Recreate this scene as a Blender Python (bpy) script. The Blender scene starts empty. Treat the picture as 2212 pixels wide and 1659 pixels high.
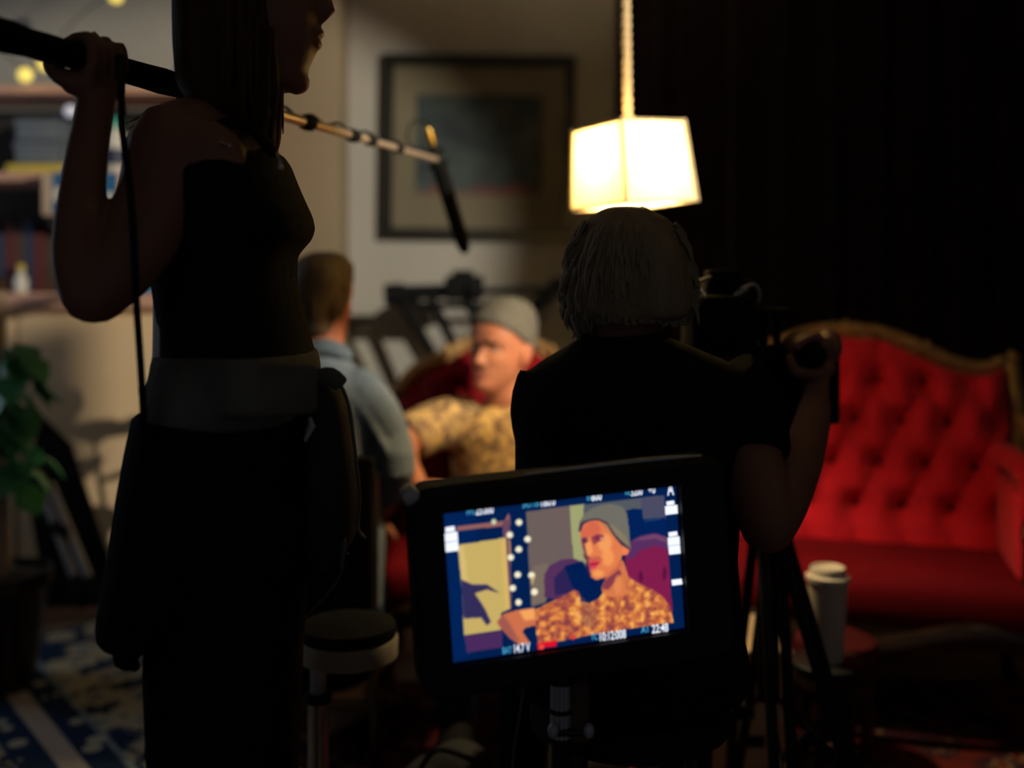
import bpy, bmesh, math, random
import numpy as np
from mathutils import Vector, Matrix, Euler, noise

random.seed(7)
scn = bpy.context.scene
COL = scn.collection
PI = math.pi
F, CX, HY, H = 2300.0, 1106.0, 600.0, 1.14      # focal length in px, principal column, horizon row, eye height


def P(px, py, Y):
    return Vector(((px - CX) / F * Y, Y, H - (py - HY) / F * Y))


# ------------------------------------------------------------------ camera, world, lights
cam = bpy.data.cameras.new('camera')
cam_o = bpy.data.objects.new('camera', cam)
COL.objects.link(cam_o)
cam_o.location = (0, 0, H)
cam_o.rotation_euler = (PI / 2, 0, 0)
cam.sensor_width = 36
cam.lens = 36 * F / 2212
cam.shift_y = -(829.5 - HY) / 2212
cam.clip_start = 0.05
cam.dof.use_dof = True
cam.dof.focus_distance = 1.62
cam.dof.aperture_fstop = 1.15
scn.camera = cam_o

world = bpy.data.worlds.new('room_air')
scn.world = world
world.use_nodes = True
bgn = world.node_tree.nodes['Background']
bgn.inputs[0].default_value = (0.80, 0.86, 1.0, 1)
bgn.inputs[1].default_value = 0.040

scn.view_settings.view_transform = 'Standard'
scn.view_settings.look = 'None'
scn.view_settings.exposure = 0.0
scn.view_settings.gamma = 1.0
scn.view_settings.use_curve_mapping = False


def aim(o, target):
    d = Vector(target) - o.location
    o.rotation_euler = d.to_track_quat('-Z', 'Y').to_euler()


KEY = Vector((1.75, 0.95, 2.05))
KEY_AT = Vector((-0.749, 3.431, 1.302))
kl = bpy.data.lights.new('key_spot_light', 'SPOT')
kl.energy = 400
kl.color = (1.0, 0.90, 0.70)
kl.spot_size = math.radians(31.5)
kl.spot_blend = 0.5
kl.shadow_soft_size = 0.012
ko = bpy.data.objects.new('key_spot_light', kl)
COL.objects.link(ko)
ko.location = KEY
aim(ko, KEY_AT)

LAMP = P(1362, 358, 2.5)
pl = bpy.data.lights.new('pendant_bulb_light', 'POINT')
pl.energy = 28.0
pl.color = (1.0, 0.76, 0.42)
pl.shadow_soft_size = 0.03
po = bpy.data.objects.new('pendant_bulb_light', pl)
COL.objects.link(po)
po.location = LAMP + Vector((0, 0, .03))

# ------------------------------------------------------------------ materials
MATS = {}


def srgb(r, g, b):
    def f(c):
        c /= 255.0
        return c / 12.92 if c <= 0.04045 else ((c + 0.055) / 1.055) ** 2.4
    return (f(r), f(g), f(b))


def mat(name, c1, c2=None, scale=8.0, rough=0.6, metal=0.0, bump=0.0, bscale=None, emit=None, es=1.0, spec=0.5,
        stretch=None, sheen=0.0, detail=4.0, sharp=None):
    """noise-mottled principled material"""
    m = bpy.data.materials.new(name)
    m.use_nodes = True
    nt = m.node_tree
    b = nt.nodes['Principled BSDF']
    b.inputs['Roughness'].default_value = rough
    b.inputs['Metallic'].default_value = metal
    b.inputs['Specular IOR Level'].default_value = spec
    if sheen:
        b.inputs['Sheen Weight'].default_value = sheen
    if c2 is None:
        c2 = tuple(x * 0.8 for x in c1)
    tc = nt.nodes.new('ShaderNodeTexCoord')
    mp = nt.nodes.new('ShaderNodeMapping')
    nt.links.new(tc.outputs['Object'], mp.inputs['Vector'])
    if stretch:
        mp.inputs['Scale'].default_value = stretch
    n = nt.nodes.new('ShaderNodeTexNoise')
    n.inputs['Scale'].default_value = scale
    n.inputs['Detail'].default_value = detail
    nt.links.new(mp.outputs[0], n.inputs['Vector'])
    r = nt.nodes.new('ShaderNodeValToRGB')
    lo, hi = sharp or (0.3, 0.7)
    r.color_ramp.elements[0].position = lo
    r.color_ramp.elements[1].position = hi
    r.color_ramp.elements[0].color = (*c1, 1)
    r.color_ramp.elements[1].color = (*c2, 1)
    nt.links.new(n.outputs['Fac'], r.inputs[0])
    nt.links.new(r.outputs[0], b.inputs['Base Color'])
    if bump:
        n2 = nt.nodes.new('ShaderNodeTexNoise')
        n2.inputs['Scale'].default_value = bscale or scale * 4
        nt.links.new(mp.outputs[0], n2.inputs['Vector'])
        bp = nt.nodes.new('ShaderNodeBump')
        bp.inputs['Strength'].default_value = bump
        bp.inputs['Distance'].default_value = 0.01
        nt.links.new(n2.outputs['Fac'], bp.inputs['Height'])
        nt.links.new(bp.outputs[0], b.inputs['Normal'])
    if emit:
        b.inputs['Emission Color'].default_value = (*emit, 1)
        b.inputs['Emission Strength'].default_value = es
    MATS[name] = m
    return m


mat('plaster', (0.36, 0.345, 0.325), (0.40, 0.385, 0.36), 3, 0.85, bump=0.15, bscale=60, stretch=(1, 1, .3))
mat('tan_plaster', (0.22, 0.17, 0.115), (0.25, 0.195, 0.13), 3, 0.85, bump=0.15, bscale=60)
mat('ceiling_paint', (0.30, 0.28, 0.25), None, 2, 0.9)
mat('floor_wood', (0.20, 0.10, 0.045), (0.32, 0.17, 0.08), 5, 0.45, stretch=(.4, 6, 1), bump=0.1)
mat('shelf_wood', (0.60, 0.33, 0.24), (0.68, 0.40, 0.30), 6, 0.5, stretch=(.5, 5, 5))
mat('cream_paint', (0.80, 0.58, 0.355), (0.85, 0.62, 0.385), 2, 0.55, bump=0.05)
mat('dark_back', (0.03, 0.026, 0.022), None, 4, 0.8)
mat('curtain_velvet', (0.012, 0.004, 0.006), (0.006, 0.003, 0.004), 6, 0.9, sheen=0.1, spec=0.1)
mat('black_fabric', (0.007, 0.007, 0.0065), (0.011, 0.011, 0.010), 30, 0.9, bump=0.2, bscale=300, spec=0.1)
mat('trouser_fabric', (0.006, 0.007, 0.010), (0.009, 0.010, 0.014), 30, 0.9, bump=0.2, bscale=300, spec=0.1)
mat('jacket_lining', (0.17, 0.16, 0.14), (0.11, 0.10, 0.085), 14, 0.9, bump=0.3, bscale=40, spec=0.1)
mat('canvas_bag', (0.022, 0.022, 0.020), (0.014, 0.014, 0.013), 20, 0.85, bump=0.2, bscale=200)
mat('bag_piping', (0.10, 0.12, 0.14), None, 20, 0.5)
mat('black_plastic', (0.008, 0.008, 0.009), (0.010, 0.010, 0.011), 20, 0.55, spec=0.25)
mat('camera_black', (0.008, 0.008, 0.009), (0.011, 0.011, 0.012), 20, 0.8, spec=0.06)
mat('black_rubber', (0.008, 0.008, 0.008), None, 20, 0.8, spec=0.2)
mat('foam_black', (0.006, 0.006, 0.006), (0.010, 0.010, 0.010), 120, 0.95, bump=0.5, bscale=200, spec=0.05)
mat('dark_metal', (0.03, 0.03, 0.032), None, 20, 0.35, metal=0.8)
mat('chrome', (0.55, 0.55, 0.55), (0.45, 0.45, 0.46), 10, 0.25, metal=1.0)
mat('alu', (0.50, 0.50, 0.54), (0.42, 0.42, 0.46), 10, 0.45, metal=0.3)
mat('pole_metal', (0.72, 0.56, 0.42), (0.60, 0.48, 0.38), 8, 0.38, metal=0.6)
mat('brass', (0.75, 0.52, 0.16), (0.60, 0.40, 0.11), 12, 0.28, metal=0.9)
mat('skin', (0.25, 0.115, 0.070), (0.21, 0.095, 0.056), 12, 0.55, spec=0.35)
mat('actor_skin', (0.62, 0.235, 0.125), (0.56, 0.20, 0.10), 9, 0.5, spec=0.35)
mat('lips', (0.50, 0.15, 0.12), (0.44, 0.12, 0.10), 20, 0.4)
mat('eye_white', (0.75, 0.72, 0.68), None, 10, 0.2)
mat('eye_iris', (0.04, 0.05, 0.06), None, 10, 0.2)
mat('brow_hair', (0.16, 0.08, 0.045), None, 60, 0.8)
mat('dark_hair', (0.20, 0.15, 0.09), (0.28, 0.21, 0.125), 40, 0.65, spec=0.3, stretch=(1, 1, .2), bump=0.4, bscale=120)
mat('long_hair', (0.045, 0.022, 0.010), (0.075, 0.036, 0.016), 40, 0.75, spec=0.15, stretch=(1, 1, .15), bump=0.4, bscale=120)
mat('sandy_hair', (0.20, 0.145, 0.085), (0.11, 0.075, 0.04), 30, 0.6, stretch=(1, 1, .3), bump=0.5, bscale=90)
mat('beanie_knit', (0.165, 0.155, 0.13), (0.135, 0.128, 0.108), 60, 0.9, bump=0.4, bscale=180, spec=0.1)
mat('denim_shirt', (0.19, 0.235, 0.28), (0.15, 0.19, 0.235), 14, 0.85, bump=0.3, bscale=60, spec=0.1)
mat('jeans', (0.025, 0.035, 0.06), (0.03, 0.045, 0.08), 20, 0.85, bump=0.2, bscale=200, spec=0.1)
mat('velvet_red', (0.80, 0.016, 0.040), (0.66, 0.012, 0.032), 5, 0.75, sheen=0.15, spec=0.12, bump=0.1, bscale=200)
mat('velvet_arm_shaded', (0.28, 0.008, 0.014), (0.22, 0.006, 0.010), 5, 0.75, spec=0.1, bump=0.1, bscale=200)  # armchair copy of the red velvet, darkened to hold the shadow there
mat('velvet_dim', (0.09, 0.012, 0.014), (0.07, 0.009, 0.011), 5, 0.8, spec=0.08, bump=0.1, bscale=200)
mat('velvet_seat_shaded', (0.20, 0.006, 0.012), (0.16, 0.005, 0.010), 5, 0.8, spec=0.08, bump=0.1, bscale=200)  # seat copy of the red velvet, with its shade put into the colour
mat('button_red', (0.06, 0.004, 0.006), None, 10, 0.8, spec=0.1)
mat('gilt', (0.50, 0.31, 0.13), (0.36, 0.21, 0.08), 25, 0.42, metal=0.35, bump=0.2, bscale=90)
mat('dark_wood', (0.022, 0.012, 0.008), (0.035, 0.018, 0.011), 8, 0.25, stretch=(1, 1, 5))
mat('frame_black', (0.010, 0.009, 0.008), None, 8, 0.4)
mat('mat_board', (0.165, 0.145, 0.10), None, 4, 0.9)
mat('cup_paper', (0.62, 0.56, 0.46), (0.58, 0.52, 0.42), 6, 0.6)
mat('cup_lid', (0.88, 0.80, 0.66), None, 6, 0.35)
mat('apple_wood', (0.72, 0.54, 0.33), (0.64, 0.46, 0.27), 4, 0.55, stretch=(1, 6, 6))
mat('pale_wood', (0.55, 0.40, 0.30), (0.48, 0.34, 0.25), 6, 0.5, stretch=(5, 5, .6))
mat('stool_wood', (0.42, 0.37, 0.28), (0.36, 0.31, 0.23), 6, 0.5, stretch=(5, 5, .6))
mat('leaf_green', (0.06, 0.34, 0.10), (0.04, 0.22, 0.11), 10, 0.4, spec=0.6)
mat('leaf_bright', (0.10, 0.42, 0.07), (0.06, 0.46, 0.22), 10, 0.4, spec=0.6)
mat('soil', (0.03, 0.02, 0.012), None, 40, 0.95)
mat('terracotta', (0.30, 0.12, 0.06), None, 8, 0.8)
mat('box_grey', (0.16, 0.19, 0.23), (0.13, 0.15, 0.19), 6, 0.7)
mat('book_yellow', (0.75, 0.58, 0.08), None, 6, 0.6)
mat('paper_white', (0.75, 0.72, 0.66), None, 6, 0.7)
mat('paper_edge', (0.72, 0.52, 0.36), None, 6, 0.7)
mat('blue_print', (0.02, 0.12, 0.30), (0.03, 0.16, 0.36), 6, 0.6)
mat('teal_plastic', (0.03, 0.40, 0.30), None, 6, 0.4)
mat('navy_label', (0.02, 0.03, 0.09), None, 6, 0.5)
mat('book_dark_red', (0.12, 0.02, 0.02), None, 6, 0.7)
mat('book_dark_blue', (0.03, 0.04, 0.09), None, 6, 0.7)
mat('book_brown', (0.08, 0.045, 0.025), None, 6, 0.7)
mat('cord_rope', (0.62, 0.47, 0.26), (0.52, 0.38, 0.20), 40, 0.8)
mat('bulb_glow', (0.9, 0.75, 0.3), None, 5, 0.5, emit=srgb(250, 222, 95), es=0.85)
mat('ball_glow', (0.6, 0.6, 0.65), None, 5, 0.5, emit=srgb(165, 165, 180), es=0.8)
mat('lens_glow', (0.9, 0.75, 0.5), None, 5, 0.5, emit=(1, .7, .42), es=4.0)
mat('shoe_white', (0.50, 0.44, 0.36), None, 10, 0.6)
mat('shoe_stripe', (0.35, 0.06, 0.04), None, 10, 0.6)
mat('screen_white', (0.8, 0.8, 0.8), None, 5, 0.5, emit=srgb(235, 240, 250), es=1.15)
mat('screen_cyan', (0.3, 0.6, 0.7), None, 5, 0.5, emit=srgb(70, 165, 205), es=1.0)
mat('screen_red', (0.7, 0.05, 0.1), None, 5, 0.5, emit=srgb(225, 15, 40), es=1.0)
mat('skin_nail', (0.62, 0.36, 0.28), None, 10, 0.3)


def node_mat(name):
    m = bpy.data.materials.new(name)
    m.use_nodes = True
    MATS[name] = m
    return m, m.node_tree, m.node_tree.nodes['Principled BSDF']


def floral_mat():
    m, nt, b = node_mat('floral_shirt')
    b.inputs['Roughness'].default_value = 0.85
    tc = nt.nodes.new('ShaderNodeTexCoord')
    n = nt.nodes.new('ShaderNodeTexNoise'); n.inputs['Scale'].default_value = 28; n.inputs['Distortion'].default_value = 1.6
    v = nt.nodes.new('ShaderNodeTexVoronoi'); v.inputs['Scale'].default_value = 46
    nt.links.new(tc.outputs['Object'], n.inputs['Vector']); nt.links.new(tc.outputs['Object'], v.inputs['Vector'])
    mx = nt.nodes.new('ShaderNodeMath'); mx.operation = 'MULTIPLY_ADD'
    nt.links.new(v.outputs['Distance'], mx.inputs[0]); mx.inputs[1].default_value = 0.35
    nt.links.new(n.outputs['Fac'], mx.inputs[2])
    r = nt.nodes.new('ShaderNodeValToRGB')
    e = r.color_ramp.elements
    e[0].position = 0.50; e[0].color = (0.17, 0.095, 0.055, 1)
    e[1].position = 0.83; e[1].color = (0.80, 0.52, 0.17, 1)
    x = e.new(0.60); x.color = (0.34, 0.20, 0.10, 1)
    x = e.new(0.72); x.color = (0.58, 0.36, 0.14, 1)
    nt.links.new(mx.outputs[0], r.inputs[0]); nt.links.new(r.outputs[0], b.inputs['Base Color'])


floral_mat()


def rug_mat(name, cols, band=None):
    """woven rug: voronoi medallions + optional straight border bands along local X"""
    m, nt, b = node_mat(name)
    b.inputs['Roughness'].default_value = 0.95
    b.inputs['Specular IOR Level'].default_value = 0.05
    L = nt.links.new
    tc = nt.nodes.new('ShaderNodeTexCoord')
    v = nt.nodes.new('ShaderNodeTexVoronoi'); v.inputs['Scale'].default_value = 9
    n = nt.nodes.new('ShaderNodeTexNoise'); n.inputs['Scale'].default_value = 22; n.inputs['Distortion'].default_value = 2.0
    L(tc.outputs['Object'], v.inputs['Vector']); L(tc.outputs['Object'], n.inputs['Vector'])
    a = nt.nodes.new('ShaderNodeMath'); a.operation = 'MULTIPLY_ADD'
    L(n.outputs['Fac'], a.inputs[0]); a.inputs[1].default_value = 0.8; L(v.outputs['Distance'], a.inputs[2])
    r = nt.nodes.new('ShaderNodeValToRGB'); r.color_ramp.interpolation = 'CONSTANT'
    e = r.color_ramp.elements
    e[0].position = 0; e[0].color = (*cols[0], 1)
    e[1].position = 0.56; e[1].color = (*cols[1], 1)
    x = e.new(0.66); x.color = (*cols[2], 1)
    x = e.new(0.98); x.color = (*cols[0], 1)
    L(a.outputs[0], r.inputs[0])
    out = r.outputs[0]
    if band:
        sx = nt.nodes.new('ShaderNodeSeparateXYZ'); L(tc.outputs['Object'], sx.inputs[0])
        mr = nt.nodes.new('ShaderNodeMapRange'); mr.inputs[1].default_value = -0.9; mr.inputs[2].default_value = 0.5
        L(sx.outputs[0], mr.inputs[0])
        br = nt.nodes.new('ShaderNodeValToRGB'); br.color_ramp.interpolation = 'CONSTANT'
        be = br.color_ramp.elements
        def u(t): return (t + 0.9) / 1.4
        nav, bei, blu = cols[0], (0.55, 0.48, 0.42), cols[1]
        be[0].position = 0; be[0].color = (1, 1, 1, 0)
        be[1].position = u(-0.02); be[1].color = (*nav, 1)
        for t, c in ((0.06, bei), (0.115, nav), (0.185, blu)):
            x = be.new(u(t)); x.color = (*c, 1)
        x = be.new(u(0.20)); x.color = (1, 1, 1, 0)
        L(mr.outputs[0], br.inputs[0])
        # rows of rosettes inside the navy bands
        mp = nt.nodes.new('ShaderNodeMapping'); mp.inputs['Scale'].default_value = (15, 15, 0.01)
        L(tc.outputs['Object'], mp.inputs[0])
        v2 = nt.nodes.new('ShaderNodeTexVoronoi'); v2.inputs['Scale'].default_value = 1.0; v2.inputs['Randomness'].default_value = 0.7
        L(mp.outputs[0], v2.inputs['Vector'])
        lt = nt.nodes.new('ShaderNodeMath'); lt.operation = 'LESS_THAN'; lt.inputs[1].default_value = 0.36
        L(v2.outputs['Distance'], lt.inputs[0])
        dm = nt.nodes.new('ShaderNodeMix'); dm.data_type = 'RGBA'
        L(lt.outputs[0], dm.inputs[0]); L(br.outputs[0], dm.inputs[6]); dm.inputs[7].default_value = (*cols[3], 1)
        mm = nt.nodes.new('ShaderNodeMix'); mm.data_type = 'RGBA'
        L(br.outputs['Alpha'], mm.inputs[0]); L(r.outputs[0], mm.inputs[6]); L(dm.outputs[2], mm.inputs[7])
        out = mm.outputs[2]
    L(out, b.inputs['Base Color'])


rug_mat('blue_rug', ((0.022, 0.046, 0.105), (0.26, 0.33, 0.38), (0.56, 0.50, 0.35), (0.56, 0.54, 0.43)), band=True)
rug_mat('red_rug', ((0.17, 0.025, 0.02), (0.26, 0.17, 0.10), (0.06, 0.02, 0.03), (0.3, 0.25, 0.18)))


def print_mat():
    m, nt, b = node_mat('abstract_print')
    b.inputs['Roughness'].default_value = 0.7
    L = nt.links.new
    tc = nt.nodes.new('ShaderNodeTexCoord')
    n = nt.nodes.new('ShaderNodeTexNoise'); n.inputs['Scale'].default_value = 9; n.inputs['Detail'].default_value = 6
    L(tc.outputs['Object'], n.inputs['Vector'])
    r = nt.nodes.new('ShaderNodeValToRGB')
    e = r.color_ramp.elements
    e[0].position = 0.35; e[0].color = (0.012, 0.022, 0.032, 1)
    e[1].position = 0.75; e[1].color = (0.05, 0.075, 0.075, 1)
    L(n.outputs['Fac'], r.inputs[0])
    s = nt.nodes.new('ShaderNodeSeparateXYZ'); L(tc.outputs['Object'], s.inputs[0])
    a = nt.nodes.new('ShaderNodeMath'); a.operation = 'MULTIPLY_ADD'
    L(n.outputs['Fac'], a.inputs[0]); a.inputs[1].default_value = 0.12; L(s.outputs[2], a.inputs[2])
    mr = nt.nodes.new('ShaderNodeMapRange')
    mr.inputs[1].default_value = -0.07; mr.inputs[2].default_value = -0.11; mr.inputs[3].default_value = 0; mr.inputs[4].default_value = 0.8
    L(a.outputs[0], mr.inputs[0])
    mx = nt.nodes.new('ShaderNodeMix'); mx.data_type = 'RGBA'
    L(mr.outputs[0], mx.inputs[0]); L(r.outputs[0], mx.inputs[6]); mx.inputs[7].default_value = (0.16, 0.045, 0.03, 1)
    L(mx.outputs[2], b.inputs['Base Color'])


print_mat()


def shade_mat():
    m, nt, b = node_mat('paper_shade')
    L = nt.links.new
    nt.nodes.remove(b)
    tr = nt.nodes.new('ShaderNodeBsdfTranslucent'); tr.inputs[0].default_value = (0.25, 0.21, 0.11, 1)
    df = nt.nodes.new('ShaderNodeBsdfDiffuse'); df.inputs[0].default_value = (0.85, 0.76, 0.55, 1)
    n = nt.nodes.new('ShaderNodeTexNoise'); n.inputs['Scale'].default_value = 40
    mr = nt.nodes.new('ShaderNodeMapRange'); mr.inputs[3].default_value = 0.38; mr.inputs[4].default_value = 0.5
    L(n.outputs['Fac'], mr.inputs[0])
    mx = nt.nodes.new('ShaderNodeMixShader')
    L(mr.outputs[0], mx.inputs[0]); L(tr.outputs[0], mx.inputs[1]); L(df.outputs[0], mx.inputs[2])
    L(mx.outputs[0], nt.nodes['Material Output'].inputs[0])


shade_mat()


def glass_mat():
    m, nt, b = node_mat('picture_glass')
    b.inputs['Base Color'].default_value = (1, 1, 1, 1)
    b.inputs['Roughness'].default_value = 0.03
    b.inputs['Transmission Weight'].default_value = 1.0
    b.inputs['IOR'].default_value = 1.05
    return m


glass_mat()

# ------------------------------------------------------------------ geometry helpers
WM = {}


def setprops(o, label=None, cat=None, group=None, kind=None):
    if label: o['label'] = label
    if cat: o['category'] = cat
    if group: o['group'] = group
    if kind: o['kind'] = kind
    return o


def thing(name, label, cat, loc=(0, 0, 0), rotz=0.0, group=None, rot=None):
    o = bpy.data.objects.new(name, None)
    o.empty_display_size = 0.1
    COL.objects.link(o)
    o.location = loc
    o.rotation_euler = rot if rot else (0, 0, rotz)
    WM[o.name] = Matrix.Translation(Vector(loc)) @ (rot if rot else Euler((0, 0, rotz))).to_matrix().to_4x4()
    return setprops(o, label, cat, group)


def obj(name, bm, m, parent=None, world=True, smooth=True, voxel=None, it=4, fac=0.5, flat=False):
    if parent is not None and world:
        bmesh.ops.transform(bm, matrix=WM[parent.name].inverted(), verts=bm.verts)
    bmesh.ops.recalc_face_normals(bm, faces=bm.faces)
    if smooth and not flat:
        for f in bm.faces: f.smooth = True
        if not voxel:
            for e in bm.edges:
                if len(e.link_faces) == 2 and e.calc_face_angle(0) > 0.7: e.smooth = False
    me = bpy.data.meshes.new(name)
    bm.to_mesh(me); bm.free()
    me.materials.append(MATS[m])
    o = bpy.data.objects.new(name, me)
    COL.objects.link(o)
    if voxel:
        r = o.modifiers.new('r', 'REMESH'); r.mode = 'VOXEL'; r.voxel_size = voxel; r.use_smooth_shade = True
        s = o.modifiers.new('s', 'SMOOTH'); s.iterations = it; s.factor = fac
        dg = bpy.context.evaluated_depsgraph_get()
        me2 = bpy.data.meshes.new_from_object(o.evaluated_get(dg))
        o.modifiers.clear()
        o.data = me2
        bpy.data.meshes.remove(me)
        me2.name = name
        if not me2.materials: me2.materials.append(MATS[m])
        me2.polygons.foreach_set('use_smooth', [True] * len(me2.polygons))
    if parent is not None:
        o.parent = parent
        WM[o.name] = WM[parent.name]
    return o


def dup(o, parent, loc=None, rot=None, scale=None):
    c = o.copy(); COL.objects.link(c); c.parent = parent
    if loc is not None: c.location = loc
    if rot is not None: c.rotation_euler = rot
    if scale is not None: c.scale = scale
    return c


def bmnew(): return bmesh.new()


def box(bm, c, s, rot=None, bevel=0.0, seg=2):
    M = Matrix.Translation(Vector(c))
    if rot is not None: M = M @ (rot.to_4x4() if isinstance(rot, Matrix) else Euler(rot).to_matrix().to_4x4())
    M = M @ Matrix.Diagonal((*s, 1))
    r = bmesh.ops.create_cube(bm, size=1, matrix=M)
    if bevel:
        es = list({e for v in r['verts'] for e in v.link_edges})
        bmesh.ops.bevel(bm, geom=es, offset=bevel, segments=seg, affect='EDGES', profile=0.5)


def ball(bm, c, r, rot=None, u=14, v=9):
    if not hasattr(r, '__len__'): r = (r, r, r)
    M = Matrix.Translation(Vector(c))
    if rot is not None: M = M @ (rot.to_4x4() if isinstance(rot, Matrix) else Euler(rot).to_matrix().to_4x4())
    bmesh.ops.create_uvsphere(bm, u_segments=u, v_segments=v, radius=1, matrix=M @ Matrix.Diagonal((*r, 1)))


def tube(bm, pts, rad, seg=12, ref=(0, 1, 0), round_ends=True, caps=True, closed=False, samples=0):
    """sweep an ellipse along pts; rad is number or list of number/(a along ref, b across)"""
    pts = [Vector(p) for p in pts]
    n = len(pts)
    if not hasattr(rad, '__len__'): rad = [rad] * n
    rad = [(r if hasattr(r, '__len__') else (r, r)) for r in rad]
    if samples:
        P2, R2 = [], []
        for i in range(n - 1):
            p0, p1, p2, p3 = pts[max(i - 1, 0)], pts[i], pts[i + 1], pts[min(i + 2, n - 1)]
            for k in range(samples):
                t = k / samples
                P2.append(0.5 * ((2 * p1) + (p2 - p0) * t + (2 * p0 - 5 * p1 + 4 * p2 - p3) * t * t + (3 * p1 - p0 - 3 * p2 + p3) * t ** 3))
                R2.append(tuple(rad[i][j] * (1 - t) + rad[i + 1][j] * t for j in (0, 1)))
        P2.append(pts[-1]); R2.append(rad[-1])
        pts, rad, n = P2, R2, len(P2)
    ref = Vector(ref)
    rings = []
    tang = []
    for i in range(n):
        if closed: t = pts[(i + 1) % n] - pts[i - 1]
        else: t = pts[min(i + 1, n - 1)] - pts[max(i - 1, 0)]
        tang.append(t.normalized())
    n1 = None
    rows = []
    for i in range(n):
        t = tang[i]
        base = ref if n1 is None else n1
        a = base - base.dot(t) * t
        if a.length < 1e-3:
            a = Vector((1, 0, 0)) - t.x * t
            if a.length < 1e-3: a = Vector((0, 0, 1)) - t.z * t
        a.normalize(); n1 = a
        rows.append((pts[i], a, t.cross(a), rad[i]))
    if round_ends and not closed:
        def capring(idx, sgn):
            p, a, b, r = rows[idx]; t = tang[idx]
            rm = min(r)
            return [(p + t * sgn * rm * math.sin(q), a, b, (r[0] * math.cos(q), r[1] * math.cos(q))) for q in (0.5, 0.95, 1.3)]
        rows = capring(0, -1)[::-1] + rows + capring(-1, 1)
    for p, a, b, r in rows:
        rings.append([bm.verts.new(p + a * (r[0] * math.cos(2 * PI * k / seg)) + b * (r[1] * math.sin(2 * PI * k / seg))) for k in range(seg)])
    m = len(rings)
    for i in range(m if closed else m - 1):
        A, B = rings[i], rings[(i + 1) % m]
        for k in range(seg):
            bm.faces.new((A[k], A[(k + 1) % seg], B[(k + 1) % seg], B[k]))
    if caps and not closed:
        bm.faces.new(rings[0][::-1]); bm.faces.new(rings[-1])


def lathe(bm, prof, c=(0, 0, 0), seg=24, M=None):
    M = M or Matrix.Translation(Vector(c))
    rings = []
    for r, z in prof:
        rings.append([bm.verts.new(M @ Vector((max(r, 1e-4) * math.cos(2 * PI * k / seg), max(r, 1e-4) * math.sin(2 * PI * k / seg), z))) for k in range(seg)])
    for A, B in zip(rings, rings[1:]):
        for k in range(seg):
            bm.faces.new((A[k], A[(k + 1) % seg], B[(k + 1) % seg], B[k]))
    bm.faces.new(rings[0][::-1]); bm.faces.new(rings[-1])


def rows(bm, data, Y, seg=28, p=2.3):
    """stack of rounded cross-sections: (row, left col, right col, thickness[, depth offset])"""
    data = sorted(data, key=lambda d: d[0])
    rings = []
    for d in data:
        py, xl, xr, th = d[:4]
        y = Y + (d[4] if len(d) > 4 else 0)
        a, b = P(xl, py, y), P(xr, py, y)
        c = (a + b) / 2; rx = (b - a).length / 2; ry = th / 2
        ring = []
        for k in range(seg):
            t = 2 * PI * k / seg
            ct, st = math.cos(t), math.sin(t)
            ring.append(bm.verts.new(c + Vector((rx * math.copysign(abs(ct) ** (2 / p), ct), ry * math.copysign(abs(st) ** (2 / p), st), 0))))
        rings.append(ring)
    for A, B in zip(rings, rings[1:]):
        for k in range(seg):
            bm.faces.new((A[k], A[(k + 1) % seg], B[(k + 1) % seg], B[k]))
    bm.faces.new(rings[0]); bm.faces.new(rings[-1][::-1])


def cyl(bm, a, b, r, seg=16, r2=None):
    tube(bm, [a, b], [r, r2 if r2 is not None else r], seg=seg, round_ends=False)


def grip_hand(bm, c, axis, e1, wrist, rp, pitch=0.021, sgn=1, spread=(250, 275, 265, 235), thumb=True, start=-35):
    """a fist closed around a bar: fingers leave the palm on the e1 side and wrap round the axis"""
    c, axis, e1 = Vector(c), Vector(axis).normalized(), Vector(e1)
    e1 = (e1 - e1.dot(axis) * axis).normalized()
    e2 = axis.cross(e1) * sgn
    R = rp + 0.008
    palm = c + e1 * (rp + 0.016)
    tube(bm, [wrist, wrist.lerp(palm, .5), palm], [(.027, .024), (.034, .019), (.043, .017)], seg=14, ref=axis)
    box(bm, palm + e1 * 0.002, (0.03, 0.088, 0.05), rot=Matrix((e1, axis, e2)).transposed(), bevel=0.012)
    for i in range(4):
        off = axis * ((i - 1.5) * pitch)
        pts, rad = [], []
        end = spread[i]
        for k in range(9):
            q = math.radians(start + (end - start) * k / 8)
            kn = 0.006 if k in (2, 5) else 0
            pts.append(c + off + (R + kn) * (math.cos(q) * e1 + math.sin(q) * e2) + (e1 * .012 if k == 0 else Vector()))
            rad.append(0.0105 - 0.0003 * k + (0.0008 if k in (2, 5) else 0))
        tube(bm, pts, rad, seg=8)
    if thumb:
        b = palm - axis * 0.035
        pts = [b + e1 * .004, b - axis * .014 - e2 * .016 - e1 * .008, c - axis * .038 - e2 * (R + .012) + e1 * .006,
               c - axis * .028 - e2 * (R + .006) - e1 * .020]
        tube(bm, pts, [.014, .013, .0115, .0095], seg=8, samples=3)


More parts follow.
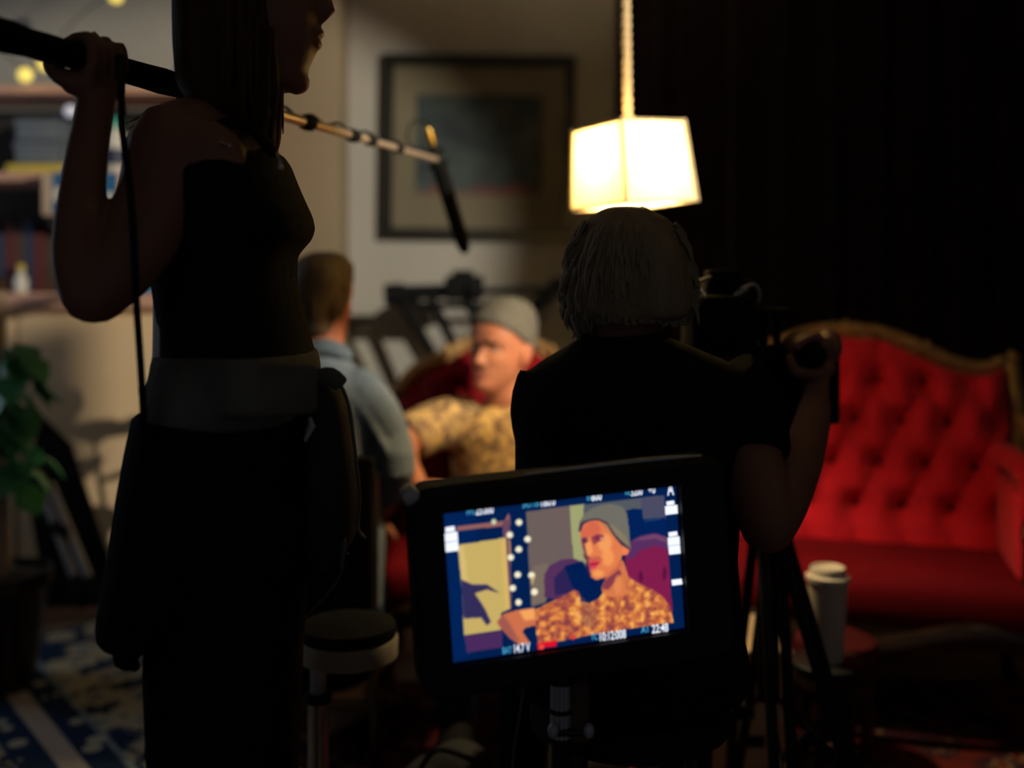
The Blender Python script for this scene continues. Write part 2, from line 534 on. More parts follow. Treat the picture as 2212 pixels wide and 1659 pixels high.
def open_hand(bm, wrist, d, nrm, thumb_side, s=1.0, curl=0.35):
    """relaxed hand: palm, four slightly bent fingers, thumb from the side of the palm"""
    wrist, d, nrm = Vector(wrist), Vector(d).normalized(), Vector(nrm)
    nrm = (nrm - nrm.dot(d) * d).normalized()
    side = d.cross(nrm) * thumb_side
    tube(bm, [wrist, wrist + d * .045 * s, wrist + d * .088 * s], [(.016 * s, .026 * s), (.015 * s, .037 * s), (.012 * s, .039 * s)], seg=14, ref=nrm)
    for i, L in enumerate((.070, .079, .074, .058)):
        p = wrist + d * .085 * s + side * (.029 - .0195 * i) * s
        pts = [p]
        dd = d.copy()
        for k in range(3):
            dd = (dd - nrm * curl * (0.5 + .4 * k)).normalized()
            p = p + dd * L * s * (.42, .32, .26)[k]
            pts.append(p)
        tube(bm, pts, [.0100 * s, .0094 * s, .0086 * s, .0074 * s], seg=8, samples=2)
    b = wrist + d * .022 * s + side * .024 * s
    tube(bm, [b, b + (d * .6 + side * .8).normalized() * .034 * s, b + d * .05 * s + side * .038 * s - nrm * .01 * s, b + d * .076 * s + side * .034 * s - nrm * .018 * s],
         [.0145 * s, .0125 * s, .0110 * s, .0092 * s], seg=8, samples=2)


def leafmesh(bm, L, W, curl, M):
    """one broad leaf with a folded midrib and thickness"""
    n = 6
    top, bot = [], []
    for i in range(n + 1):
        t = i / n
        w = W * math.sin(PI * min(1, t ** 0.8 * 0.97 + 0.03)) ** 0.8
        z = curl * t * t
        for lst, dz in ((top, 0.0), (bot, -0.0015)):
            lst.append([bm.verts.new(M @ Vector((L * t, s * w, z + dz - abs(s) * -0.25 * w))) for s in (-1, 0, 1)])
    for i in range(n):
        for j in (0, 1):
            bm.faces.new((top[i][j], top[i + 1][j], top[i + 1][j + 1], top[i][j + 1]))
            bm.faces.new((bot[i][j], bot[i][j + 1], bot[i + 1][j + 1], bot[i + 1][j]))
        for j, a, b in ((0, top, bot), (2, bot, top)):
            bm.faces.new((a[i][j], b[i][j], b[i + 1][j], a[i + 1][j]))


# ================================================================== THE ROOM
def struct(name, bm, m, parent=None, **k):
    o = obj(name, bm, m, parent, **k)
    if parent is None: o['kind'] = 'structure'
    return o


bm = bmnew(); box(bm, (0.6, 2.0, -0.06), (6.4, 4.4, 0.08)); floor = struct('floor', bm, 'dark_back', flat=True)
WM[floor.name] = Matrix.Identity(4)
bm = bmnew(); box(bm, (0, 0, -0.011), (2.12, 0.136, 0.022), bevel=0.002, seg=1)
pk = obj('plank', bm, 'floor_wood', floor, world=False)
first = True
for r in range(30):
    for c in range(3):
        loc = (-1.53 + c * 2.126 + (0.0 if r % 2 else 0.0), -0.13 + r * 0.14, 0)
        if first: pk.location = loc; first = False
        else: dup(pk, floor, loc)

WALLY = 3.95
bm = bmnew(); box(bm, (0.6, WALLY + .05, 1.35), (6.4, 0.1, 2.7)); struct('wall_back', bm, 'plaster', flat=True)
bm = bmnew(); box(bm, (-2.65, 2.0, 1.35), (0.1, 4.0, 2.7)); struct('wall_left', bm, 'tan_plaster', flat=True)
mat('fill_pane', (.1, .12, .15), None, 3, .4, emit=(.55, .75, 1.0), es=2.3)  # unseen window panes, added to glow as cool fill from the left
bm = bmnew()
for y in (2.92, 3.18, 3.44): box(bm, (-2.585, y, 1.55), (.05, .05, 1.35), bevel=.004, seg=1)
for z in (.875, 1.55, 2.225): box(bm, (-2.585, 3.18, z), (.045, .57, .05), bevel=.004, seg=1)
win = struct('fill_window_1', bm, 'cream_paint'); WM[win.name] = Matrix.Identity(4)
for y in (3.05, 3.31):
    for z in (1.2125, 1.8875):
        bm = bmnew(); box(bm, (-2.594, y, z), (.004, .22, .63)); obj('pane', bm, 'fill_pane', win, flat=True)
bm = bmnew(); box(bm, (-2.55, 3.18, .835), (.11, .64, .03), bevel=.004, seg=1); obj('fill_window_sill', bm, 'cream_paint', win)
bm = bmnew(); box(bm, (3.85, 2.0, 1.35), (0.1, 4.0, 2.7)); struct('wall_right', bm, 'tan_plaster', flat=True)
bm = bmnew(); box(bm, (0.6, 2.0, 2.75), (6.6, 4.2, 0.1)); struct('ceiling', bm, 'ceiling_paint', flat=True)
xr = P(734, 600, 3.75).x
bm = bmnew()
box(bm, (xr - .125, 3.85, 1.35), (.25, .2, 2.7), bevel=.006)
struct('trim_1', bm, 'tan_plaster', flat=False)
bm = bmnew(); box(bm, (xr / 2 + 1.9, WALLY - .01, .07), (3.8 - xr, .02, .14), bevel=.004, seg=1); struct('baseboard_back', bm, 'cream_paint')

# ------------------------------------------------------------------ curtain
cv = thing('stage_curtain', 'heavy near-black burgundy curtain hanging in folds behind the red settee', 'curtain', (1.9, 3.72, 0))
bm = bmnew()
x0, x1 = P(1334, 0, 3.72).x, 3.75
nx, nz = 260, 8
fr, bk = [], []
for i in range(nx + 1):
    x = x0 + (x1 - x0) * i / nx
    w = 0.035 * math.sin(x * 34 + 1.2 * math.sin(x * 5)) + 0.018 * math.sin(x * 71 + 2)
    ca, cb = [], []
    for j in range(nz + 1):
        z = 0.01 + 2.66 * j / nz
        y = 3.72 + w * (1.0 - 0.25 * j / nz)
        ca.append(bm.verts.new((x, y, z))); cb.append(bm.verts.new((x, y + .006, z)))
    fr.append(ca); bk.append(cb)
for i in range(nx):
    for j in range(nz):
        bm.faces.new((fr[i][j], fr[i + 1][j], fr[i + 1][j + 1], fr[i][j + 1]))
        bm.faces.new((bk[i][j], bk[i][j + 1], bk[i + 1][j + 1], bk[i + 1][j]))
for A, B in ((fr, bk),):
    for i in (0, nx):
        for j in range(nz): bm.faces.new((A[i][j], A[i][j + 1], B[i][j + 1], B[i][j]))
obj('drape', bm, 'curtain_velvet', cv)
bm = bmnew(); cyl(bm, (x0 - .05, 3.72, 2.68), (x1, 3.72, 2.68), .016); obj('rod', bm, 'dark_metal', cv)

# ------------------------------------------------------------------ picture
py0 = WALLY - .02
fa, fb = P(824, 119, py0), P(1242, 519, py0)
pc = (fa + fb) / 2; pw, ph = fb.x - fa.x, fa.z - fb.z
pic = thing('framed_picture', 'black-framed picture with wide cream mat and dark blue abstract print on pale wall', 'picture', pc, rot=Euler((0, math.radians(0.8), 0)))
bm = bmnew()
fw = .043
for c, s in (((0, 0, ph / 2 - fw / 2), (pw, .03, fw)), ((0, 0, -ph / 2 + fw / 2), (pw, .03, fw)),
             ((-pw / 2 + fw / 2, 0, 0), (fw, .03, ph - 2 * fw)), ((pw / 2 - fw / 2, 0, 0), (fw, .03, ph - 2 * fw))):
    box(bm, c, s, bevel=.004, seg=1)
obj('frame', bm, 'frame_black', pic, world=False)
# mat board with a real window
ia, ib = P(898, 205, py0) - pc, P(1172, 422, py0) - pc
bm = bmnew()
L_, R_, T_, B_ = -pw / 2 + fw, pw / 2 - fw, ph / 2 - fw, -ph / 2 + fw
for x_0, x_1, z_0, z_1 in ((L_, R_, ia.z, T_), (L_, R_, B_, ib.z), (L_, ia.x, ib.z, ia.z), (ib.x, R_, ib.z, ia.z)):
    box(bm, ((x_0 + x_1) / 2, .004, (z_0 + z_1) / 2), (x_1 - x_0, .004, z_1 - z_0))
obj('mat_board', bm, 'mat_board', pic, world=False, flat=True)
bm = bmnew(); box(bm, ((ia.x + ib.x) / 2, .009, (ia.z + ib.z) / 2), (ib.x - ia.x + .01, .003, ia.z - ib.z + .01))
obj('print', bm, 'abstract_print', pic, world=False, flat=True)
bm = bmnew(); box(bm, (0, .0125, 0), (pw - .01, .003, ph - .01)); obj('backing_board', bm, 'book_brown', pic, world=False, flat=True)

# ------------------------------------------------------------------ bookcase with cabinet below
BX0, BX1, BF, BB = -2.42, -0.90, 3.5, 3.82
bc = thing('bookcase', 'tall wooden bookcase with pinkish shelves above a cream cabinet', 'bookcase', ((BX0 + BX1) / 2, 3.66, 0))
zt, zm, zc = P(0, 192, BF).z, P(0, 381, BF).z, P(0, 649, BF).z
for z, t in ((zt, .028), (zm, .03), (zc, .048)):
    bm = bmnew(); box(bm, ((BX0 + BX1) / 2, (BF + BB) / 2, z), (BX1 - BX0, BB - BF, t), bevel=.003, seg=1)
    obj('shelf', bm, 'shelf_wood', bc)
for x in (BX0 + .012, BX1 - .012):
    bm = bmnew(); box(bm, (x, (BF + BB) / 2 + .01, (zt + zc) / 2), (.024, BB - BF - .02, zt - zc - .05), bevel=.002, seg=1)
    obj('side_panel', bm, 'shelf_wood', bc)
bm = bmnew(); box(bm, ((BX0 + BX1) / 2, BB - .006, (zt + zc) / 2), (BX1 - BX0 - .05, .01, zt - zc - .06)); obj('back_panel', bm, 'dark_back', bc, flat=True)
cb_ = bmnew(); box(cb_, ((BX0 + BX1) / 2, 3.69, (zc + .05) / 2 + .02), (BX1 - BX0 - .02, .26, zc - .09), bevel=.003, seg=1); obj('cabinet_body', cb_, 'cream_paint', bc)
ztop = zc - .05
for xa, xb in ((BX0 + .015, -1.65), (-1.64, -1.115), (-1.105, BX1 - .015)):
    bm = bmnew(); box(bm, ((xa + xb) / 2, 3.545, (ztop + .10) / 2), (xb - xa, .022, ztop - .10), bevel=.004, seg=1)
    d_ = obj('cabinet_door', bm, 'cream_paint', bc)
    bm = bmnew(); ball(bm, (xa + .04, 3.528, .62), .012); obj('knob', bm, 'brass', d_)
bm = bmnew(); box(bm, ((BX0 + BX1) / 2, 3.60, .05), (BX1 - BX0 - .04, .08, .09), bevel=.003, seg=1); obj('plinth', bm, 'shelf_wood', bc)


def shelf_z(z, t): return z + t / 2


# things on the shelves -------------------------------------------------
def boxthing(name, label, cat, px0, px1, py0, py1, Y, depth, m, group=None, lid=None):
    a, b = P(px0, py0, Y), P(px1, py1, Y)
    t = thing(name, label, cat, ((a.x + b.x) / 2, Y + depth / 2, b.z), group=group)
    bm = bmnew(); box(bm, ((a.x + b.x) / 2, Y + depth / 2, (a.z + b.z) / 2), (b.x - a.x, depth, a.z - b.z), bevel=.004)
    obj('body', bm, m, t)
    if lid:
        bm = bmnew(); box(bm, ((a.x + b.x) / 2, Y + depth / 2 - .002, a.z - .012), (b.x - a.x + .008, depth + .008, .022), bevel=.003, seg=1)
        obj('lid', bm, lid, t)
    return t


MS = zm + .0152
pm = HY + (H - MS) / 3.55 * F
boxthing('book', 'thin bright yellow book lying flat at the front of the middle shelf', 'book', 12, 152, pm - 20, pm, 3.55, .2, 'book_yellow')
boxthing('storage_box', 'grey storage box resting on the yellow book', 'box', 32, 132, pm - 68, pm - 21, 3.57, .17, 'box_grey', lid='box_grey')
boxthing('storage_box', 'grey storage box stacked on top of the other grey box', 'box', 34, 128, pm - 118, pm - 71, 3.57, .17, 'box_grey', lid='box_grey')
# tall white bottle with teal cap
q = P(240, pm, 3.56)
bt = thing('bottle', 'white bottle with green cap on the middle shelf behind the raised arm', 'bottle', (q.x, 3.60, MS))
bm = bmnew(); lathe(bm, [(.034, 0), (.036, .004), (.036, .12), (.03, .14), (.016, .155), (.014, .165)], (q.x, 3.60, MS)); obj('body', bm, 'paper_white', bt)
bm = bmnew(); lathe(bm, [(.0365, .03), (.0368, .031), (.0368, .085), (.0365, .086)], (q.x, 3.60, MS)); obj('label', bm, 'navy_label', bt)
bm = bmnew(); lathe(bm, [(.017, .16), (.018, .163), (.018, .190), (.015, .194)], (q.x, 3.60, MS)); obj('cap', bm, 'teal_plastic', bt)
# blue & white paper bag hanging at the shelf edge
a, b = P(92, 372, 3.44), P(262, 466, 3.44)
gb = thing('paper_bag', 'blue and white printed paper bag hanging from the middle shelf edge', 'bag', ((a.x + b.x) / 2, 3.44, b.z))
bm = bmnew(); box(bm, ((a.x + b.x) / 2, 3.455, (a.z + b.z) / 2), (b.x - a.x, .05, a.z - b.z), bevel=.006); obj('body', bm, 'paper_edge', gb)
bm = bmnew(); box(bm, ((a.x + b.x) / 2 + .016, 3.4285, (a.z + b.z) / 2 + .004), (b.x - a.x - .045, .003, a.z - b.z - .012)); obj('print', bm, 'blue_print', gb, flat=True)
for (px_, py_, rr) in ((132, 420, .026), (236, 430, .022)):
    bm = bmnew(); c = P(px_, py_, 3.426); lathe(bm, [(rr, 0), (rr, .002)], M=Matrix.Translation((c.x, 3.4265, c.z)) @ Matrix.Rotation(PI / 2, 4, 'X')); obj('white_spot', bm, 'paper_white', gb)
bm = bmnew(); tube(bm, [(a.x + .04, 3.455, a.z - .005), (a.x + .05, 3.47, zm + .02), ((a.x + b.x) / 2, 3.485, zm + .035), (b.x - .05, 3.47, zm + .02), (b.x - .04, 3.455, a.z - .005)], .003, seg=6, samples=4); obj('handle', bm, 'paper_edge', gb)
# books on the lower shelf
CS = zc + .0245
bx = BX0 + .06
bk_i = 0
spec_b = [('book_dark_red', 'dark red'), ('book_brown', 'brown'), ('book_dark_blue', 'dark blue')]
while bx < -1.50:
    w = random.uniform(.022, .04); hh = random.uniform(.18, .25)
    mname, cname = spec_b[bk_i % 3]
    if bx > -1.98:
        t = thing('book', 'dim %s upright book in the row on the counter shelf' % cname, 'book', (bx + w / 2, 3.70, CS), group='dark books on the counter shelf')
        bm = bmnew(); box(bm, (bx + w / 2, 3.69, CS + hh / 2), (w * .96, .15, hh), bevel=.003, seg=1); o = obj('cover', bm, mname, t)
        bm = bmnew(); box(bm, (bx + w / 2, 3.694, CS + hh / 2 + .0012), (w * .7, .14, hh - .003)); obj('pages', bm, 'paper_edge', t)
    bx += w + .001; bk_i += 1
q = P(48, 632, 3.58)
fg = thing('glass_bottle', 'tiny pale green bottle catching light on the counter shelf', 'bottle', (q.x, 3.57, CS))
bm = bmnew(); lathe(bm, [(.020, 0), (.022, .004), (.022, .045), (.010, .062), (.009, .075)], (q.x, 3.57, CS)); obj('body', bm, 'paper_white', fg)
bm = bmnew(); lathe(bm, [(.012, .073), (.012, .092), (.009, .095)], (q.x, 3.57, CS)); obj('cap', bm, 'book_yellow', fg)
q = P(315, 632, 3.56)
tj = thing('storage_jar', 'dark teal jar with lid on the counter shelf beside the hip', 'jar', (q.x, 3.58, CS))
bm = bmnew(); lathe(bm, [(.05, 0), (.055, .006), (.055, .09), (.045, .1)], (q.x, 3.58, CS)); obj('body', bm, 'blue_print', tj)
bm = bmnew(); lathe(bm, [(.048, .098), (.05, .102), (.05, .118), (.02, .126)], (q.x, 3.58, CS)); obj('lid', bm, 'box_grey', tj)
q = P(385, 180, 3.55)
vs = thing('vase', 'small grey vase on top of the bookcase behind the hair', 'vase', (q.x, 3.6, zt + .0142))
bm = bmnew(); lathe(bm, [(.022, 0), (.034, .02), (.036, .05), (.02, .08), (.016, .095), (.022, .105)], (q.x, 3.6, zt + .0142)); obj('body', bm, 'box_grey', vs)
bm = bmnew(); lathe(bm, [(.0225, .103), (.024, .106), (.0225, .109)], (q.x, 3.6, zt + .0142)); obj('rim', bm, 'alu', vs)

# string lights
sl = thing('string_lights', 'string of warm round bulbs draped over the top of the bookcase', 'lights', (-1.6, 3.45, zt))
bp_ = [(-160, -40, 3.5), (-60, 60, 3.46), (54, 162, 3.46), (97, 138, 3.48), (160, 60, 3.5), (250, -8, 3.52), (330, -60, 3.52)]
bm = bmnew(); tube(bm, [P(x, y - 14, Y) for x, y, Y in bp_], .002, seg=6, samples=5); obj('wire', bm, 'black_rubber', sl)
for i, (x, y, Y) in enumerate(bp_[2:4] + bp_[5:6]):
    bm = bmnew(); ball(bm, P(x, y, Y), .024); bo = obj('bulb', bm, 'bulb_glow', sl)
    bm = bmnew(); cyl(bm, P(x, y - 16, Y), P(x, y - 10, Y), .008, 10); obj('socket', bm, 'black_plastic', bo)
bl = thing('glass_ball', 'little pale glass ball with glow put in, on a stem on the middle shelf beside the wrist', 'ornament', P(150, 372, 3.54))
bm = bmnew(); ball(bm, P(152, 240, 3.54), .020); obj('ball', bm, 'ball_glow', bl)  # ball made to glow by its material, though no lamp
bm = bmnew(); cyl(bm, P(152, 372, 3.54), P(152, 250, 3.54), .004, 8); obj('stem', bm, 'dark_metal', bl)

# ------------------------------------------------------------------ rugs
ru, rv = Vector((.79, .61)), Vector((.62, -.79))
ang = math.atan2(.61, .79)
rg = thing('blue_rug', 'navy blue patterned oriental rug with beige border band on the floor at left', 'rug', (-1.35, 2.75, 0), rotz=ang)
bm = bmnew(); box(bm, (-.2, -.4, .005), (1.4, 2.0, .01), bevel=.003, seg=1); obj('pile', bm, 'blue_rug', rg, world=False)
bm = bmnew()
for k in range(70):
    x = -.89 + k * .02
    box(bm, (x, .615, .003), (.006, .03, .004))
o = obj('fringe', bm, 'paper_edge', rg, world=False, flat=True); o['kind'] = 'stuff'
rr = thing('red_rug', 'faded red and cream oriental rug under the crew and footstool', 'rug', (.5, 2.35, 0))
bm = bmnew(); box(bm, (0, 0, .004), (2.3, 1.3, .008), bevel=.003, seg=1); obj('pile', bm, 'red_rug', rr, world=False)
bm = bmnew()
for s in (-1, 1):
    for k in range(64): box(bm, (s * 1.165, -.63 + k * .02, .003), (.03, .006, .004))
o = obj('fringe', bm, 'paper_edge', rr, world=False, flat=True); o['kind'] = 'stuff'

# ------------------------------------------------------------------ plants
def plant_leaves(t, spots, m, L, W, seed):
    random.seed(seed)
    bm = bmnew(); leafmesh(bm, L, W, -.3 * L, Matrix.Identity(4))
    lf = None
    for (p, yaw, pit, sc) in spots:
        loc = WM[t.name].inverted() @ Vector(p)
        rot = (random.uniform(-.3, .3), pit, yaw)
        if lf is None:
            lf = obj('leaf', bm, m, t, world=False); lf.location = loc; lf.rotation_euler = rot; lf.scale = (sc,) * 3
        else: dup(lf, t, loc, rot, (sc,) * 3)


base = P(2, 1170, 2.95)
pp = thing('climbing_plant', 'leafy green climbing plant wound round a pale wooden post at left edge', 'plant', (base.x - .02, 2.95, 0))
px_ = base.x - .004
bm = bmnew(); tube(bm, [(px_, 2.95, .28), (px_, 2.95, .62), (px_ - .01, 2.95, 1.14)], [.030, .024, .026], seg=14, round_ends=False); obj('post', bm, 'pale_wood', pp)
bm = bmnew(); lathe(bm, [(.09, 0), (.13, .28), (.14, .29), (.14, .33), (.125, .33), (.12, .30), (.01, .30)], (px_, 2.95, 0)); obj('pot', bm, 'dark_wood', pp)
bm = bmnew(); lathe(bm, [(.118, .299), (.118, .312), (.02, .318)], (px_, 2.95, 0)); obj('soil', bm, 'soil', pp)
bm = bmnew(); tube(bm, [(px_ + .034 * math.cos(k * .7), 2.95 + .034 * math.sin(k * .7), .31 + k * .031) for k in range(22)], .004, seg=6); obj('vine', bm, 'leaf_green', pp)
random.seed(3)
sp = []
for k in range(46):
    t_ = k / 45
    z = P(0, 745 + 310 * t_, 2.95).z + random.uniform(-.02, .02)
    a_ = random.uniform(-2.4, 0.7)
    sp.append(((px_ + .04 + random.uniform(-.03, .05), 2.95 + .03 * math.sin(a_), z), a_, random.uniform(.1, .8), random.uniform(.75, 1.3)))
plant_leaves(pp, sp[::2], 'leaf_green', .085, .036, 4)
plant_leaves(pp, sp[1::2], 'leaf_bright', .08, .036, 5)

hp = Vector((-0.97, 3.20, 0))
tp = thing('potted_plant', 'broad-leaved potted plant beside the cream cabinet behind the standing woman', 'plant', hp)
bm = bmnew(); lathe(bm, [(.08, 0), (.11, .22), (.12, .23), (.12, .26), (.105, .26), (.1, .235), (.01, .235)], hp); obj('pot', bm, 'terracotta', tp)
bm = bmnew(); lathe(bm, [(.1, .234), (.1, .245), (.02, .25)], hp); obj('soil', bm, 'soil', tp)
bm = bmnew(); tube(bm, [hp + Vector((0, 0, .24)), hp + Vector((.01, .01, .5)), hp + Vector((-.01, 0, .78))], [.008, .007, .004], seg=8, samples=3); obj('stem', bm, 'leaf_green', tp)
sp = []
for z, yaw, pit, sc in ((.78, 2.6, -.3, 1.0), (.80, .4, -.2, .9), (.70, 3.3, .2, 1.0), (.66, 1.3, .1, 1), (.60, -.9, .2, 1), (.55, 2.2, .3, .9), (.50, 4.0, .3, 1), (.46, .9, .4, .9), (.74, 5.0, 0, .9), (.40, 3.0, .5, .9)):
    sp.append((hp + Vector((0, 0, z)), yaw, pit, sc))
plant_leaves(tp, sp, 'leaf_green', .20, .052, 6)

# ------------------------------------------------------------------ gear leaning against the cabinet
bf = thing('black_flag', 'black fabric flag panel leaning against the cream cabinet', 'flag', P(230, 1330, 3.42))
pts = [P(92, 900, 3.44), P(60, 1040, 3.40), P(105, 1310, 3.30), P(268, 1305, 3.30), P(150, 960, 3.42)]
nrm = (pts[2] - pts[0]).cross(pts[3] - pts[0]).normalized() * .01
bm = bmnew()
A = [bm.verts.new(p + nrm) for p in pts]; B = [bm.verts.new(p - nrm) for p in pts]
bm.faces.new(A); bm.faces.new(B[::-1])
for i in range(5): bm.faces.new((A[i], A[i - 1], B[i - 1], B[i]))
obj('cloth', bm, 'black_fabric', bf, flat=True)
bm = bmnew(); tube(bm, pts, .008, seg=8, closed=True); obj('frame', bm, 'dark_metal', bf)
ls = thing('light_stand', 'folded silver light stand leaning beside the black flag', 'stand', P(190, 1300, 3.22))
for d0, d1 in (((82, 1035), (168, 1265)), ((108, 1045), (196, 1262))):
    bm = bmnew(); tube(bm, [P(*d0, 3.32), P(*d1, 3.2)], .013, seg=12, round_ends=False); obj('tube', bm, 'alu', ls)
bm = bmnew(); tube(bm, [P(60, 985, 3.34), P(92, 1045, 3.32)], .02, seg=12); obj('head', bm, 'black_plastic', ls)
for d0 in ((128, 1140), (90, 1055)):
    bm = bmnew(); c = P(*d0, 3.255); box(bm, c, (.05, .04, .03), rot=(0, .4, 0), bevel=.005); ball(bm, c + Vector((.03, -.02, 0)), .012); obj('clamp', bm, 'black_plastic', ls)
bm = bmnew(); tube(bm, [P(165, 1255, 3.2), P(178, 1300, 3.18)], .02, seg=10); tube(bm, [P(194, 1255, 3.2), P(208, 1296, 3.18)], .018, seg=10); obj('foot', bm, 'black_rubber', ls)

# ------------------------------------------------------------------ settees
def settee(name, label, cat, loc, rotz, W, zc_, ze, nb, rows_z, roff, arm=True, soft_end=False, arm_in=0.0, velvet='velvet_red'):
    t = thing(name, label, cat, loc, rotz)
    hw = W / 2
    zs = .40

    def ss(a, b, x):
        x = min(1, max(0, (x - a) / (b - a))); return x * x * (3 - 2 * x)

    def ztop(u):
        u = abs(u); return ze + (zc_ - ze) * (1 - ss(.12, .82, u)) + (-.07 * ss(.72, 1, u) ** 1.5 if soft_end else .02 * ss(.85, 1, u))

    def lean(z): return .16 * (z - zs) / .6
    dx = .126
    rz = rows_z
    dz = (rz[0] - rz[-1]) / (len(rz) - 1)

    def pil(x, z):
        a = (x - roff) / dx; b_ = (rz[0] - z) / (2 * dz)
        if z > rz[0]:
            q = abs(math.sin(PI * a)); k = min(1, (z - rz[0]) / (.6 * dz))
            qd = (abs(math.sin(PI * (a + b_))) * abs(math.sin(PI * (a - b_)))) ** .5
            q = q * k + qd * (1 - k)
            return q ** .6
        if z < rz[-1]:
            sh = (len(rz) - 1) % 2 * .5
            q = abs(math.sin(PI * (a + sh)))
            k = min(1, (rz[-1] - z) / (.6 * dz))
            qd = (abs(math.sin(PI * (a + b_))) * abs(math.sin(PI * (a - b_)))) ** .5
            return (q * k + qd * (1 - k)) ** .6
        return (abs(math.sin(PI * (a + b_))) * abs(math.sin(PI * (a - b_)))) ** .45
    # tufted back
    bm = bmnew(); NX, NZ = int(W * 130), 76
    F_, K_ = [], []
    for i in range(NX + 1):
        u = -1 + 2 * i / NX; x = u * hw * .965
        cf, ck = [], []
        for j in range(NZ + 1):
            z = (zs - .06) + (ztop(u) - .018 - zs + .06) * j / NZ
            edge = min(1, (1 - abs(u)) * 9) ** .5 * min(1, (ztop(u) - z) * 12 + .1) ** .5
            dm = 1.0
            for r_i, z_i in enumerate(rz):
                ph_x = roff + (.5 * dx if r_i % 2 else 0)
                ddx = (x - ph_x) - dx * round((x - ph_x) / dx)
                dm = min(dm, 1 - math.exp(-(ddx * ddx + (z - z_i) ** 2) / .00105))
            d = .028 + (.020 * pil(x, z) + .050 * dm) * edge + .012 * edge
            cf.append(bm.verts.new((x, lean(z) - d, z))); ck.append(bm.verts.new((x, lean(z) + .03, z)))
        F_.append(cf); K_.append(ck)
    for i in range(NX):
        for j in range(NZ):
            bm.faces.new((F_[i][j], F_[i + 1][j], F_[i + 1][j + 1], F_[i][j + 1]))
            bm.faces.new((K_[i][j], K_[i][j + 1], K_[i + 1][j + 1], K_[i + 1][j]))
        for j in (0, NZ): bm.faces.new((F_[i][j], F_[i + 1][j], K_[i + 1][j], K_[i][j]))
    for j in range(NZ):
        for i in (0, NX): bm.faces.new((F_[i][j], F_[i][j + 1], K_[i][j + 1], K_[i][j]))
    for f in bm.faces: f.smooth = True
    bo = obj('backrest', bm, velvet, t, world=False)
    # buttons
    but = None
    for r, z in enumerate(rz):
        x = roff + (.5 * dx if r % 2 else 0) - dx * 10
        while x < hw:
            if abs(x) < hw * .86 and z < ztop(x / hw) - .05:
                loc_ = (x, lean(z) - .046, z)
                if but is None:
                    b_ = bmnew(); ball(b_, (0, 0, 0), (.013, .008, .013), u=10, v=6); but = obj('button', b_, 'button_red', t, world=False); but.location = loc_
                else: dup(but, t, loc_)
            x += dx
    # gilt crest rail
    bm = bmnew()
    path = [(-hw * 1.0, lean(.5), .46), (-hw * 1.03, lean(.66), .66), (-hw * 1.02, lean(.8), ztop(1) - .08)]
    path += [(u * hw, lean(ztop(u)), ztop(u)) for u in [-1 + k / 16 for k in range(33)]]
    path += [(hw * 1.02, lean(.8), ztop(1) - .08), (hw * 1.03, lean(.66), .66), (hw * 1.0, lean(.5), .46)]
    tube(bm, path, [(.030, .024)] * len(path), seg=12, ref=(0, 1, 0))
    cr = obj('crest_rail', bm, 'gilt', t, world=False)
    bm = bmnew()
    p2 = [(p[0] * .985, p[1] - .028, p[2] + (.006 if i > 2 and i < len(path) - 3 else 0)) for i, p in enumerate(path)]
    tube(bm, p2, .008, seg=8); obj('beading', bm, 'gilt', cr, world=False)
    # carved ornaments
    for u0 in ((0, -.5, .5) if soft_end else (0, -.5, .5, -1.0, 1.0)):
        bm = bmnew(); n_ = 7 if u0 == 0 else 5
        for k in range(n_):
            uu = u0 + (k - (n_ - 1) / 2) * .030 / hw
            uu = max(-1.02, min(1.02, uu))
            z = ztop(uu); up = .012 * (1 - abs(k - (n_ - 1) / 2) / n_ * 2)
            ball(bm, (uu * hw, lean(z) - .026, z + up + .008), (.014, .011, .009 + up * .7), rot=(0, (k - (n_ - 1) / 2) * .35, 0), u=10, v=7)
        for s in (-1, 1): ball(bm, (u0 * hw + s * .05 if abs(u0) < .9 else u0 * hw - math.copysign(.03, u0), lean(ztop(u0)) - .024, ztop(u0) - .006), (.032, .010, .010), rot=(0, s * .5, 0), u=10, v=7)
        obj('carving', bm, 'gilt', cr, world=False)
    # seat
    bm = bmnew(); box(bm, (0, -.22, zs - .055), (W * .97, .50, .13), bevel=.05, seg=4); obj('seat', bm, 'velvet_seat_shaded', t, world=False)
    bm = bmnew(); tube(bm, [(-hw, -.42, .26), (-hw * .6, -.47, .285), (-hw * .25, -.485, .25), (0, -.49, .235), (hw * .25, -.485, .25), (hw * .6, -.47, .285), (hw, -.42, .26)], [(.022, .035)] * 7, seg=10, samples=4)
    obj('seat_rail', bm, 'dark_wood', t, world=False)
    for sx in (-1, 1):
        for y0, y1 in ((-.41, -.46), (.0, .06)):
            bm = bmnew(); tube(bm, [(sx * hw * .97, y0, .27), (sx * hw * 1.0, y0 + (y1 - y0) * .6, .18), (sx * hw * .94, y0 + (y1 - y0) * .3, .08), (sx * hw * .98, y1, .022)], [.034, .03, .018, .024], seg=10, samples=4)
            obj('leg', bm, 'dark_wood', t, world=False)
